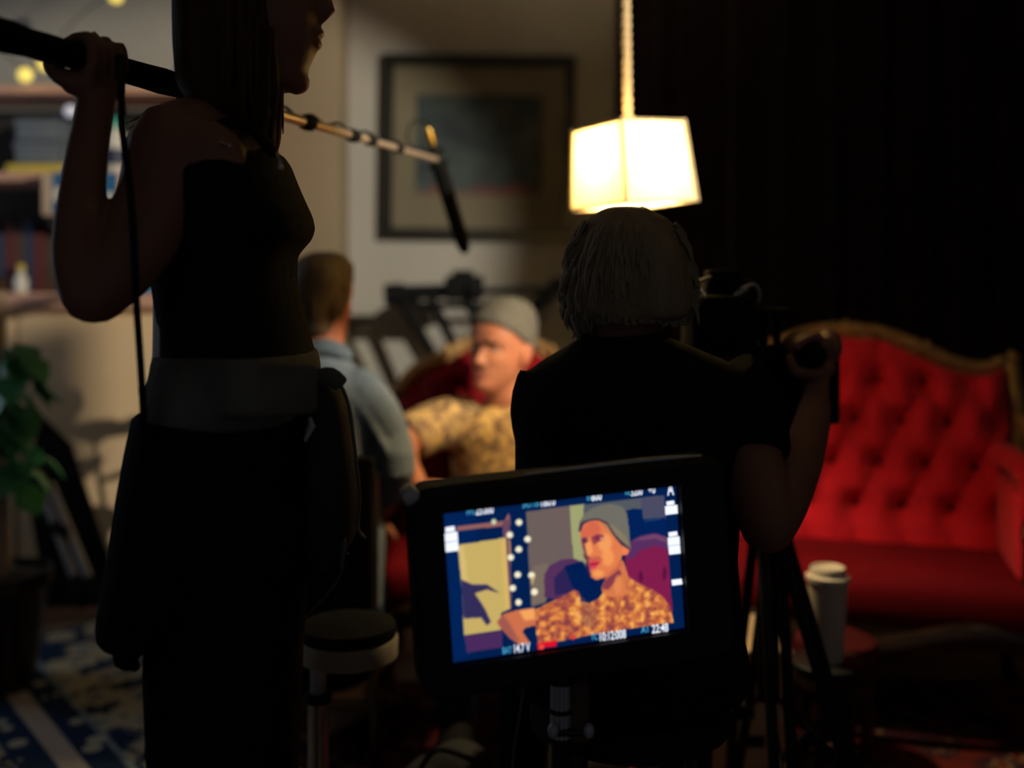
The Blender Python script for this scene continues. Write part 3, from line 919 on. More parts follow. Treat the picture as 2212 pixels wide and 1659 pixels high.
    if arm:
        for sx in (-1, 1):
            ax = sx * (hw + .015 - arm_in)
            bm = bmnew(); tube(bm, [(ax - sx * .01, .02, .66), (ax + sx * .03, -.16, .645), (ax + sx * .045, -.30, .61), (ax + sx * .04, -.38, .585)], [(.034, .03), (.04, .033), (.042, .034), (.034, .03)], seg=12, ref=(1, 0, 0), samples=4)
            obj('arm_pad', bm, velvet, t, world=False)
            bm = bmnew(); box(bm, (ax + sx * .005, -.19, .47), (.05, .40, .27), bevel=.02, seg=3); obj('arm_panel', bm, velvet, t, world=False)
            bm = bmnew(); tube(bm, [(ax + sx * .03, -.37, .60), (ax + sx * .055, -.43, .575), (ax + sx * .05, -.445, .52), (ax + sx * .03, -.42, .47), (ax + sx * .03, -.41, .38), (ax + sx * .02, -.43, .29)], [.034, .045, .042, .036, .032, .036], seg=12, samples=4)
            ball(bm, (ax + sx * .045, -.445, .53), (.07, .035, .085), u=18, v=12)
            box(bm, (ax + sx * .03, -.43, .39), (.095, .05, .26), bevel=.02, seg=3)
            sc_ = obj('arm_scroll', bm, 'dark_wood', t, world=False)
            bm = bmnew(); tube(bm, [(ax - sx * .02, -.472, .53), (ax - sx * .005, -.478, .578), (ax + sx * .035, -.478, .605), (ax + sx * .07, -.475, .60)], [.003, .006, .008, .004], seg=8, samples=4); obj('gilt_edge', bm, 'gilt', sc_, world=False)
            bm = bmnew(); tube(bm, [(sx * hw * 1.02, lean(.72) - .01, .74), (sx * (hw + .03), -.03, .72), (sx * (hw + .03), -.06, .69)], [.020, .022, .024], seg=10, samples=3); obj('arm_carving', bm, 'gilt', t, world=False)
    return t


Y_B = 3.06
cB = .964
zrows = [P(0, y, Y_B - .03).z for y in (828, 912, 1000, 1086)]
settee('red_settee', 'red velvet buttoned settee with carved gilt crest rail on the right', 'settee', (cB, Y_B, 0), math.radians(-16), .90, P(0, 718, Y_B + .1).z, P(0, 792, Y_B + .1).z, 0, zrows, .085 - .126, arm_in=.06)
Y_A = 3.17
cA = P(1078, 0, Y_A).x
zrA = [P(0, y, Y_A - .03).z for y in (838, 918, 1003, 1086)]
settee('red_armchair', 'red buttoned armchair with shade-darkened velvet and gilt frame under the man in the beanie', 'armchair', (cA, Y_A, 0), 0.0, .64, P(0, 732, Y_A + .1).z, P(0, 797, Y_A + .1).z, 0, zrA, 0.0, soft_end=True, velvet='velvet_arm_shaded')

# ------------------------------------------------------------------ footstool, apple boxes, cup and table
c = Vector((.753, 2.48, 0))
fs = thing('footstool', 'round red velvet footstool behind the paper coffee cup', 'stool', (c.x, 2.48, 0))
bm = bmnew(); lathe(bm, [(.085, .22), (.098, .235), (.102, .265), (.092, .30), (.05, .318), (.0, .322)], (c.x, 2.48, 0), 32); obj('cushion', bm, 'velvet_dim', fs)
bm = bmnew(); lathe(bm, [(.088, .195), (.096, .20), (.096, .22), (.088, .222)], (c.x, 2.48, 0), 32); obj('rail', bm, 'dark_wood', fs)
for k in range(4):
    a_ = PI / 4 + k * PI / 2; d = Vector((math.cos(a_), math.sin(a_), 0))
    bm = bmnew(); tube(bm, [Vector((c.x, 2.48, .20)) + d * .07, Vector((c.x, 2.48, .10)) + d * .08, Vector((c.x, 2.48, .035)) + d * .07, Vector((c.x, 2.48, .02)) + d * .08], [.02, .014, .012, .012], seg=8, samples=3); obj('leg', bm, 'dark_wood', fs)


def apple_box(label, x, y, z0, hgt):
    t = thing('apple_box', label, 'box', (x, y, z0), group='stacked wooden apple boxes')
    w, d = .185, .26
    th = .018
    for cc, ss_ in (((x, y, z0 + hgt - th / 2), (w, d, th)), ((x, y, z0 + th / 2), (w, d, th))):
        bm = bmnew(); box(bm, cc, ss_, bevel=.003, seg=1); obj('board', bm, 'apple_wood', t)
    for s in (-1, 1):
        bm = bmnew(); box(bm, (x + s * (w / 2 - th / 2), y, z0 + hgt / 2), (th, d - 2 * th, hgt - 2 * th)); obj('side_board', bm, 'apple_wood', t, flat=True)
        # end boards with hand slot, built around the slot
        yy = y + s * (d / 2 - th / 2)
        bm = bmnew()
        sw, sh = .06, min(.032, hgt * .3); hi = hgt - 2 * th
        zc2 = z0 + hgt / 2
        box(bm, (x - (w + sw) / 4, yy, zc2), ((w - sw) / 2, th, hi)); box(bm, (x + (w + sw) / 4, yy, zc2), ((w - sw) / 2, th, hi))
        box(bm, (x, yy, zc2 + (hi + sh) / 4), (sw, th, (hi - sh) / 2)); box(bm, (x, yy, zc2 - (hi + sh) / 4), (sw, th, (hi - sh) / 2))
        obj('end_board', bm, 'apple_wood', t, flat=True)
    return t


ax_ = .532
apple_box('full-height pale wooden apple box, lower of the two on the rug', ax_, 2.49, .008, .203)
apple_box('half-height pale wooden apple box with lit top, upper of the stack', ax_, 2.49, .211, .102)

YC = 2.30
cc = P(1788, 1425, YC)
tb = thing('side_table', 'small black tripod side table holding the paper cup', 'table', (cc.x, YC, 0))
bm = bmnew(); lathe(bm, [(.075, cc.z - .018), (.08, cc.z - .015), (.08, cc.z - .003), (.075, cc.z)], (cc.x, YC, 0), 32); obj('table_top', bm, 'black_plastic', tb)
bm = bmnew(); cyl(bm, (cc.x, YC, .14), (cc.x, YC, cc.z - .016), .012); obj('post', bm, 'dark_metal', tb)
for k in range(3):
    a_ = -PI / 2 + .5 + k * 2 * PI / 3
    bm = bmnew(); tube(bm, [(cc.x, YC, .20), (cc.x + .10 * math.cos(a_), YC + .10 * math.sin(a_), .10), (cc.x + .17 * math.cos(a_), YC + .17 * math.sin(a_), .018)], .009, seg=8, samples=3); obj('leg', bm, 'dark_metal', tb)
cp = thing('paper_cup', 'white paper coffee cup with plastic lid standing on the side table', 'cup', (cc.x, YC, cc.z))
bm = bmnew(); lathe(bm, [(.0310, .0), (.032, .004), (.0435, .175), (.0445, .176), (.0445, .179), (.041, .179)], cc, 32); obj('cup_body', bm, 'cup_paper', cp)
bm = bmnew(); lathe(bm, [(.0445, .172), (.0465, .173), (.0465, .182), (.0425, .184), (.0385, .186), (.0370, .199), (.0355, .201), (.033, .199), (.032, .196), (.0, .196)], cc, 32); obj('lid', bm, 'cup_lid', cp)

# ------------------------------------------------------------------ pendant lamp
lp = thing('pendant_lamp', 'glowing square cream paper pendant lamp hanging on a rope cord', 'lamp', LAMP)
tilt = Matrix.Rotation(math.radians(-4.0), 4, 'Y')
TM = Matrix.Translation(LAMP) @ tilt @ Matrix.Rotation(math.radians(33), 4, 'Z')
sb, st, hh = .210 / 2, .186 / 2, .186 / 2
cor_b = [Vector((s1 * sb, s2 * sb, -hh)) for s1, s2 in ((-1, -1), (1, -1), (1, 1), (-1, 1))]
cor_t = [Vector((s1 * st, s2 * st, hh)) for s1, s2 in ((-1, -1), (1, -1), (1, 1), (-1, 1))]
for k in range(4):
    bm = bmnew()
    q4 = [TM @ v for v in (cor_b[k], cor_b[(k + 1) % 4], cor_t[(k + 1) % 4], cor_t[k])]
    n_ = 8
    g = [[bm.verts.new(q4[0].lerp(q4[1], i / n_).lerp(q4[3].lerp(q4[2], i / n_), j / n_)) for j in range(n_ + 1)] for i in range(n_ + 1)]
    for i in range(n_):
        for j in range(n_): bm.faces.new((g[i][j], g[i + 1][j], g[i + 1][j + 1], g[i][j + 1]))
    obj('shade_panel', bm, 'paper_shade', lp)
for ring in (cor_b, cor_t):
    bm = bmnew()
    for k in range(4): tube(bm, [TM @ ring[k], TM @ ring[(k + 1) % 4]], .0038, seg=6)
    obj('rim_wire', bm, 'cord_rope', lp)
for k in range(4):
    bm = bmnew(); tube(bm, [TM @ (cor_b[k] * 1.0), TM @ (cor_t[k] * 1.0)], .0052, seg=6); obj('corner_wire', bm, 'cord_rope', lp)
top = TM @ Vector((0, 0, hh))
bm = bmnew()
for k in (0, 1): tube(bm, [TM @ (cor_t[k] * 1.0), TM @ (cor_t[k + 2] * 1.0)], .0022, seg=6)
obj('spider_bar', bm, 'cord_rope', lp)
bm = bmnew(); lathe(bm, [(.010, -.02), (.014, -.01), (.014, .022), (.008, .03)], top, 16); obj('socket_cap', bm, 'cord_rope', lp)
end = Vector((P(1350, 0, 2.5).x - .01, 2.5, 2.69))
for ph_ in (0, PI):
    bm = bmnew(); pts = []
    n_ = 160
    for k in range(n_ + 1):
        t_ = k / n_; p_ = (top + Vector((0, 0, .02))).lerp(end, t_)
        a_ = t_ * 60 * 2 * PI * .45 + ph_
        pts.append(p_ + Vector((.0055 * math.cos(a_), .0055 * math.sin(a_), 0)))
    tube(bm, pts, .0062, seg=6); obj('cord_strand', bm, 'cord_rope', lp)
bm = bmnew(); lathe(bm, [(.05, 2.68), (.05, 2.699)], (end.x, 2.5, 0)); obj('ceiling_rose', bm, 'cup_paper', lp)

# ------------------------------------------------------------------ tripod behind the armchair
tr = thing('tripod', 'black tripod with a long horizontal arm standing behind the armchair', 'tripod', P(920, 1400, 3.62))
YT = 3.62
bm = bmnew(); tube(bm, [P(832, 634, YT), P(960, 630, YT)], .026, seg=16, round_ends=False); tube(bm, [P(832, 636, YT), P(872, 634, YT)], .036, seg=16, round_ends=False); obj('arm', bm, 'camera_black', tr)
bm = bmnew(); tube(bm, [P(960, 630, YT), P(1205, 626, YT)], .011, seg=12, round_ends=False); obj('pan_bar', bm, 'camera_black', tr)
bm = bmnew(); box(bm, P(1003, 622, YT), (.13, .10, .085), bevel=.014); ball(bm, P(1020, 625, YT - .05), .026); box(bm, P(1000, 590, YT), (.07, .06, .02), bevel=.004); obj('fluid_head', bm, 'camera_black', tr)
bm = bmnew(); tube(bm, [P(1165, 655, YT), P(1205, 615, YT)], .026, seg=12); obj('grip', bm, 'camera_black', tr)
bm = bmnew(); tube(bm, [P(866, 658, YT), P(1040, 660, YT)], .013, seg=10, round_ends=False); obj('lower_bar', bm, 'camera_black', tr)
for a_, b_ in (((868, 650), (950, 790)), ((935, 655), (1003, 790)), ((1010, 655), (1100, 790))):
    p0, p1 = P(*a_, YT), P(*b_, YT - .02)
    d = (p1 - p0); ft = p0 + d * (p0.z - .03) / -d.z
    bm = bmnew(); tube(bm, [p0, p1, ft], [.019, .017, .014], seg=10); obj('leg', bm, 'camera_black', tr)

# ================================================================== PEOPLE
def lock(bm, p0, p1, p2, r0):
    tube(bm, [p0, p1, p2], [r0, r0 * .8, r0 * .12], seg=5, samples=3, round_ends=False)


# ------------------------------------------------------------------ standing woman with boom pole
YW = 1.55
BA, BB_ = P(-60, 58, 1.25), P(948, 346, 2.75)


def boom_at(px):
    w = (px + 60) / 1008.0
    iy = (1 - w) / 1.25 + w / 2.75
    return P(px, 58 + 288 * w, 1 / iy)


w = thing('person', 'woman in black tank top with a boom pole raised on her shoulder', 'person', (P(480, 600, YW).x, YW, 0))
bm = bmnew()
rows(bm, [(-150, 500, 600, .06), (-125, 455, 645, .12), (-70, 425, 682, .15), (-10, 415, 692, .155), (40, 415, 690, .15), (75, 422, 686, .14), (110, 430, 682, .125),
          (140, 445, 668, .11), (165, 475, 662, .10), (186, 520, 655, .08), (196, 575, 642, .05)], YW, seg=24)
tube(bm, [P(676, -40, YW), P(700, -5, YW), P(708, 22, YW), P(695, 40, YW)], [.008, .011, .012, .008], seg=10)
ball(bm, P(684, 72, YW), (.012, .02, .008)); ball(bm, P(680, 96, YW), (.012, .019, .008)); ball(bm, P(640, 178, YW), (.02, .024, .018))
tube(bm, [P(530, 110, YW), P(520, 220, YW), P(490, 330, YW)], [(.052, .055), (.05, .055), (.07, .07)], seg=16)
rows(bm, [(285, 430, 555, .16), (320, 405, 590, .26), (360, 390, 620, .30), (420, 380, 640, .30), (490, 365, 655, .29), (560, 345, 630, .27), (650, 350, 640, .27), (760, 350, 660, .29), (830, 340, 660, .31), (960, 335, 655, .32)], YW)
# right arm (near side)
tube(bm, [P(470, 300, 1.52), P(385, 318, 1.46), P(352, 405, 1.43), P(290, 540, 1.385), P(210, 632, 1.365)], [.055, .066, .058, .047, .040], seg=16, samples=3)
tube(bm, [P(200, 632, 1.365), P(174, 560, 1.365), P(174, 470, 1.38), P(184, 360, 1.40), P(200, 262, 1.425), P(208, 215, 1.44)], [.040, .035, .032, .0275, .0245, .0245], seg=16, samples=3)
ball(bm, P(440, 375, 1.425), (.062, .034, .075))
# left arm reaching up behind the neck to the pole
hl = boom_at(485)
tube(bm, [P(500, 310, 1.68), P(520, 400, 1.76), P(560, 470, 1.84)], [.055, .046, .04], seg=14, samples=3)
tube(bm, [P(560, 470, 1.84), P(530, 360, 1.82), hl + Vector((.01, .03, -.07))], [.04, .034, .026], seg=14, samples=3)
axis = (BB_ - BA).normalized()
grip_hand(bm, boom_at(200), axis, (0.02, -.15, -1), P(208, 215, 1.44), .0175, sgn=-1)
grip_hand(bm, hl, axis, (0, .3, -1), hl + Vector((.01, .03, -.07)), .0145)
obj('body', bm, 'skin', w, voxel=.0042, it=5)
# hair
bm = bmnew()
rows(bm, [(-165, 480, 600, .10), (-140, 430, 655, .17), (-90, 395, 680, .205), (-40, 384, 668, .215), (30, 384, 620, .215), (110, 386, 600, .21), (190, 392, 600, .20), (250, 430, 604, .18), (300, 520, 602, .12), (335, 566, 596, .05)], YW, seg=26)
obj('hair', bm, 'long_hair', w, voxel=.007, it=6)
hair_o = bpy.data.objects[w.children[-1].name]
bm = bmnew(); random.seed(11)
for k in range(70):
    a_ = random.uniform(0, 2 * PI)
    cxp = 492 + 104 * math.cos(a_); dy = .10 * math.sin(a_)
    p0 = P(cxp, random.uniform(-60, 40), YW + dy)
    p1 = P(cxp + random.uniform(-6, 10), 150, YW + dy * 1.02)
    ln = random.uniform(180, 250) if math.cos(a_) < .2 else random.uniform(240, 345)
    p2 = P(cxp + random.uniform(-8, 16), ln, YW + dy * .9)
    lock(bm, p0, p1, p2, .007)
for k in range(16):
    x = random.uniform(565, 604); dy = random.uniform(-.09, .02)
    lock(bm, P(x - 10, 60, YW + dy), P(x + 2, 200, YW + dy), P(x + random.uniform(-14, 6), random.uniform(300, 345), YW + dy), .006)
obj('hair_strands', bm, 'long_hair', hair_o)
# wisps behind the shoulder
bm = bmnew()
for k in range(7):
    lock(bm, P(395, 215 + k * 3, 1.52), P(330, 240 + k * 8, 1.48), P(268 + k * 3, 268 + k * 14, 1.46), .003)
obj('hair_wisps', bm, 'long_hair', hair_o)
# tank top
bm = bmnew()
rows(bm, [(330, 415, 604, .22), (352, 398, 618, .30), (390, 382, 632, .33), (430, 372, 650, .335), (465, 360, 667, .33), (492, 352, 673, .325), (515, 345, 666, .315), (535, 340, 648, .31), (552, 346, 634, .30),
          (600, 346, 634, .295), (650, 353, 643, .295), (700, 359, 655, .30), (750, 359, 669, .31), (790, 358, 682, .32), (806, 362, 681, .32), (816, 370, 668, .31)], YW)
for x0_, yo in ((480, -.115), (500, .115)):
    tube(bm, [P(420, 360, YW + yo), P(450, 285, YW + yo), P(530, 268, YW + yo), P(590, 330, YW + yo)], [(.02, .008)] * 4, seg=10, samples=4)
top_o = obj('tank_top', bm, 'black_fabric', w, voxel=.005, it=4)
bm = bmnew(); tube(bm, [P(598, 330, YW - .16), P(603, 345, YW - .165), P(606, 358, YW - .165)], .0022, seg=6); ball(bm, P(606, 362, YW - .165), .0045)
obj('necklace_pendant', bm, 'chrome', w)
bm = bmnew()
tube(bm, [P(470, 300, YW - .142), P(482, 312, YW - .15), P(496, 314, YW - .155)], .0022, seg=6); obj('strap_ring', bm, 'chrome', top_o)
# jacket tied round the waist
bm = bmnew()
rows(bm, [(758, 358, 676, .33), (775, 352, 681, .35), (800, 350, 684, .36), (830, 342, 683, .375), (860, 336, 680, .38), (885, 334, 676, .375), (900, 336, 672, .36)], YW)
for k in range(5): tube(bm, [P(340, 785 + k * 24, YW - .10), P(500, 792 + k * 25 + 6 * math.sin(k), YW - .19), P(670, 800 + k * 20, YW - .13)], .011, seg=8, samples=4)
jk = obj('jacket_waist', bm, 'jacket_lining', w, voxel=.006, it=3)
bm = bmnew()
rows(bm, [(880, 318, 640, .37), (960, 302, 640, .385), (1050, 286, 630, .39), (1150, 271, 610, .39), (1240, 257, 560, .38), (1300, 250, 500, .37), (1322, 254, 480, .36), (1334, 275, 440, .33)], YW)
obj('jacket_tail', bm, 'trouser_fabric', jk, voxel=.007, it=4)
bm = bmnew()
tube(bm, [P(320, 1180, 1.44), P(300, 1300, 1.42), P(283, 1385, 1.42)], [.03, .026, .023], seg=14, samples=3)
for k in range(6): tube(bm, [P(262 + 8 * k, 1320, 1.405), P(256 + 9 * k, 1400, 1.405)], .004, seg=6)
obj('jacket_cuff', bm, 'jacket_lining', jk, voxel=.004, it=2)
bm = bmnew(); tube(bm, [P(278, 1400, 1.42), P(276, 1425, 1.42), P(290, 1438, 1.42)], [.022, .018, .008], seg=12, samples=2); obj('sleeve_opening', bm, 'black_fabric', jk)
# trousers, shoes
bm = bmnew()
rows(bm, [(850, 335, 680, .33), (950, 326, 680, .345), (1080, 320, 675, .35), (1180, 318, 668, .34)], YW)
rows(bm, [(1100, 322, 668, .18), (1300, 320, 660, .18), (1450, 316, 652, .18), (1659, 325, 646, .18), (1900, 335, 630, .175), (2250, 340, 615, .17)], YW - .085)
rows(bm, [(1100, 330, 664, .17), (1300, 335, 655, .17), (1450, 340, 648, .17), (1659, 345, 640, .17), (1900, 355, 625, .165), (2150, 360, 605, .16)], YW + .09)
obj('trousers', bm, 'trouser_fabric', w, voxel=.008, it=5)
for dy in (-.085, .09):
    bm = bmnew(); xx = P(470, 0, YW + dy).x
    tube(bm, [(xx - .09, YW + dy, .05), (xx + .02, YW + dy, .06), (xx + .14, YW + dy, .035)], [(.042, .045), (.046, .05), (.038, .03)], seg=14, samples=3); obj('shoe', bm, 'black_rubber', w)
# hip bag
hb = thing('hip_bag', 'dark canvas sound pouch slung at the front of the woman\'s hips', 'bag', P(710, 1215, 1.52))
bm = bmnew()
rows(bm, [(812, 684, 708, .07), (822, 676, 728, .10), (850, 668, 744, .125), (900, 662, 757, .14), (1000, 655, 769, .15), (1080, 652, 776, .15), (1140, 650, 772, .145), (1172, 650, 760, .13), (1192, 652, 746, .11), (1220, 655, 741, .08)], 1.53)
obj('pouch', bm, 'canvas_bag', hb, voxel=.005, it=4)
bm = bmnew(); tube(bm, [P(690, 813, 1.50), P(727, 822, 1.50), P(745, 850, 1.50), P(758, 900, 1.50), P(770, 1000, 1.50), P(777, 1080, 1.50), P(773, 1140, 1.50), P(788, 1162, 1.50)], .0025, seg=6, samples=4); obj('piping', bm, 'bag_piping', hb)
bm = bmnew(); tube(bm, [P(743, 1168, 1.48), P(741, 1195, 1.48), P(738, 1222, 1.48)], [.004, .004, .003], seg=6); obj('strap_end', bm, 'bag_piping', hb)
bm = bmnew(); tube(bm, [P(690, 815, 1.47), P(715, 812, 1.47), P(735, 830, 1.47)], [(.004, .012)] * 3, seg=8, samples=3); obj('strap', bm, 'jacket_lining', hb)
bm = bmnew(); tube(bm, [P(670, 905, 1.455), P(674, 920, 1.452), P(660, 950, 1.45)], [.003, .006, .003], seg=8); obj('buckle', bm, 'alu', hb)

# ------------------------------------------------------------------ boom pole and microphone
bo = thing('boom_pole', 'long boom pole with black foam grip held above the set', 'pole', boom_at(200))
bm = bmnew()
gp = [-66, -30, 20, 60, 100, 150, 200, 260, 310, 350, 385, 400]
gr = [.016, .0215, .021, .0185, .019, .018, .0175, .0178, .0185, .020, .0185, .012]
tube(bm, [boom_at(x) for x in gp], gr, seg=16, samples=3); obj('foam_grip', bm, 'foam_black', bo)
segs = [(395, 672, .0105), (672, 768, .0095), (768, 800, .0085), (800, 862, .0080), (862, 942, .0072)]
for a_, b_, r in segs:
    bm = bmnew(); tube(bm, [boom_at(a_), boom_at(b_)], r, seg=14, round_ends=False); obj('tube_section', bm, 'pole_metal', bo)
for x, r in ((664, .016), (762, .0145), (800, .0125), (860, .011)):
    bm = bmnew(); tube(bm, [boom_at(x - 5), boom_at(x + 5)], [r, r], seg=14); obj('collar', bm, 'black_rubber', bo)
bm = bmnew(); up = Vector((0, 0, 1)); n_ = 40
tube(bm, [boom_at(600 + 340 * k / n_) + Vector((0, -.004, .011 + .006 * math.sin(k * .9))) for k in range(n_ + 1)], .003, seg=6); obj('coiled_cable', bm, 'black_rubber', bo)

mic = thing('shotgun_microphone', 'black shotgun microphone tilted on the end of the boom pole', 'microphone', boom_at(942))
m0, m1 = P(926, 286, 2.73), P(1003, 538, 2.87)
bm = bmnew(); tube(bm, [m0.lerp(m1, .26), m0.lerp(m1, .32), m0.lerp(m1, .9), m1], [.0155, .0205, .0195, .0135], seg=16, samples=2); obj('foam_windshield', bm, 'foam_black', mic)
bm = bmnew(); tube(bm, [m0.lerp(m1, .08), m0.lerp(m1, .3)], .0105, seg=14, round_ends=False); obj('mic_body', bm, 'dark_metal', mic)
bm = bmnew(); tube(bm, [m0.lerp(m1, -.02), m0.lerp(m1, .09)], .0115, seg=14); obj('connector', bm, 'brass', mic)
for t_ in (.17, .27):
    bm = bmnew(); c_ = m0.lerp(m1, t_); d_ = (m1 - m0).normalized(); M_ = Matrix.Translation(c_) @ d_.to_track_quat('Z', 'Y').to_matrix().to_4x4()
    pts = [M_ @ Vector((.026 * math.cos(k * PI / 8), .026 * math.sin(k * PI / 8), 0)) for k in range(16)]
    tube(bm, pts, .003, seg=6, closed=True)
    for k in range(4):
        a_ = PI / 4 + k * PI / 2; tube(bm, [c_, M_ @ Vector((.026 * math.cos(a_), .026 * math.sin(a_), 0))], .0015, seg=5)
    obj('shock_ring', bm, 'black_rubber', mic)
bm = bmnew(); tube(bm, [boom_at(938), m0.lerp(m1, .17) + Vector((0, 0, -.026)), m0.lerp(m1, .27) + Vector((0, 0, -.026))], .005, seg=8); obj('mount_bar', bm, 'dark_metal', mic)
bm = bmnew(); tube(bm, [boom_at(905), P(880, 300, 2.70), P(893, 262, 2.70), P(925, 268, 2.71), m0], .0025, seg=6, samples=5); obj('cable_loop', bm, 'black_rubber', mic)

ca = thing('audio_cable', 'black cable hanging from the boom grip down to the woman\'s waist', 'cable', P(312, 950, 1.42))
bm = bmnew(); tube(bm, [P(262, 145, 1.415), P(262, 200, 1.36), P(266, 290, 1.35), P(280, 400, 1.34), P(289, 520, 1.325), P(294, 640, 1.32), P(302, 760, 1.33), P(308, 860, 1.35), P(312, 950, 1.36)], .0046, seg=8, samples=5)
obj('lead', bm, 'black_rubber', ca)
bm = bmnew(); tube(bm, [P(260, 128, 1.43), P(262, 165, 1.405)], .008, seg=10); obj('strap', bm, 'black_rubber', ca)
cb2 = thing('loose_cable', 'thin dark cable running down from the hip bag to the floor', 'cable', P(600, 1400, 1.6))
bm = bmnew(); tube(bm, [P(745, 1210, 1.5), P(725, 1260, 1.53), P(670, 1320, 1.56), P(610, 1390, 1.60), P(590, 1480, 1.63), P(600, 1800, 1.66), P(640, 2160, 1.67)], .0022, seg=6, samples=5); obj('lead', bm, 'bag_piping', cb2)
bm = bmnew(); tube(bm, [P(748, 1200, 1.5), P(742, 1218, 1.505)], .0045, seg=8); obj('plug', bm, 'dark_metal', cb2)

# ------------------------------------------------------------------ camera operator
YO = 1.75
co = thing('person', 'seated man with tousled dark hair in black t-shirt, working the camera', 'person', (P(1360, 0, YO).x, YO, 0))
hc = P(1365, 590, YO)
bm = bmnew()
ball(bm, hc + Vector((0, .015, .0)), (.074, .090, .092), u=20, v=14)
ball(bm, hc + Vector((0, .05, -.05)), (.06, .06, .085), u=16, v=12)
ball(bm, hc + Vector((0, .11, -.02)), (.014, .022, .025)); ball(bm, hc + Vector((0, .095, -.055)), (.024, .014, .012)); ball(bm, hc + Vector((0, .085, -.105)), (.028, .025, .022))
for s in (-1, 1): ball(bm, hc + Vector((s * .078, .012, -.02)), (.010, .018, .03))
tube(bm, [hc + Vector((0, .01, -.04)), P(1350, 700, YO), P(1350, 760, YO)], [(.055, .056), (.056, .060), (.07, .075)], seg=16)
rows(bm, [(735, 1280, 1425, .10), (770, 1240, 1480, .12), (820, 1190, 1540, .15), (880, 1180, 1560, .17), (1000, 1185, 1540, .17), (1200, 1180, 1530, .18), (1400, 1180, 1540, .2)], YO)
# right arm
HC = P(1738, 762, 1.98)
wr = P(1762, 872, 1.93)
tube(bm, [P(1545, 850, YO), P(1600, 885, YO), P(1625, 1000, 1.70), P(1655, 1125, 1.64)], [.042, .045, .050, .043], seg=16, samples=3)
tube(bm, [P(1658, 1135, 1.64), P(1692, 1085, 1.69), P(1728, 1000, 1.78), P(1752, 920, 1.87), wr], [.043, .0395, .037, .032, .027], seg=16, samples=3)
# the fist: palm on the right/below, fingers over the top
haxis = Vector((-.12, 1, .05)).normalized()
grip_hand(bm, HC, haxis, (.62, 0, -.78), wr, .021, pitch=.0215, sgn=-1, spread=(205, 225, 215, 195), start=-10)
ball(bm, HC + Vector((.045, 0, .012)), (.022, .045, .034))
# left arm reaching round the camera
tube(bm, [P(1210, 850, YO), P(1185, 900, YO), P(1192, 1010, 1.84), P(1215, 1060, 1.92)], [.042, .044, .047, .042], seg=14, samples=3)
wl = P(1425, 905, 2.06)
tube(bm, [P(1215, 1060, 1.92), P(1310, 990, 2.02), wl], [.042, .037, .027], seg=14, samples=3)
open_hand(bm, wl, P(1520, 860, 2.1) - wl, (0, 0, 1), 1)
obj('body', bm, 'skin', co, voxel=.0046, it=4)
# hair
bm = bmnew()
rows(bm, [(448, 1318, 1382, .06), (455, 1294, 1404, .12), (474, 1270, 1432, .15), (505, 1252, 1456, .185), (540, 1238, 1476, .205), (580, 1226, 1488, .215), (620, 1218, 1496, .215), (655, 1222, 1497, .20, -.005), (682, 1245, 1485, .15, -.025), (700, 1268, 1440, .09, -.03)], YO, seg=26)
ho = obj('hair', bm, 'dark_hair', co, voxel=.006, it=5)
bm = bmnew(); random.seed(21)
cen = P(1362, 470, YO)
def hw_(py): return float(np.interp(py, [452, 478, 505, 540, 580, 620, 655, 690, 725], [30, 82, 103, 119, 131, 139, 139, 125, 108]))
def dp_(py): return float(np.interp(py, [452, 478, 505, 540, 580, 620, 655, 690, 725], [.02, .075, .092, .102, .107, .107, .10, .09, .075]))
for k in range(420):
    a_ = random.uniform(-PI - .35, .35)
    ex, ey = math.cos(a_), math.sin(a_)
    v0 = random.uniform(452, 640)
    n_, ph_, wv = 5, random.uniform(0, 6.3), random.uniform(3, 11)
    ln = random.uniform(70, 150)
    pts, rd = [], []
    for q in range(n_):
        t_ = q / (n_ - 1)
        v = min(v0 + ln * t_, 698 + (34 if ex < -.55 else 0))
        o_ = -5 + t_ * random.uniform(4, 16)
        pts.append(P(1360 + ex * (hw_(v) + o_) + wv * t_ * math.sin(ph_ + 3.2 * t_), v + 2 * math.sin(ph_ + 5 * t_), YO + ey * (dp_(v) + o_ * .0006)))
        rd.append((.0065, .0065, .006, .004, .0008)[q])
    tube(bm, pts, rd, seg=5, samples=2, round_ends=False)
for k in range(46):   # curls sticking out at the sides and on the crown
    s = -1 if k % 5 < 3 else 1
    y0 = random.uniform(500, 700)
    x0_ = 1360 + s * (hw_(y0) - 8)
    q = random.uniform(8, 24); dn = random.uniform(10, 34)
    dy = random.uniform(-.05, .03)
    tube(bm, [P(x0_, y0 - 26, YO + dy), P(x0_ + s * q * .8, y0 - 6, YO + dy), P(x0_ + s * q * 1.1, y0 + dn * .5, YO + dy), P(x0_ + s * (q + random.uniform(-10, 10)), y0 + dn, YO + dy)], [.0055, .005, .0035, .0008], seg=5, samples=3, round_ends=False)
obj('hair_locks', bm, 'dark_hair', ho)
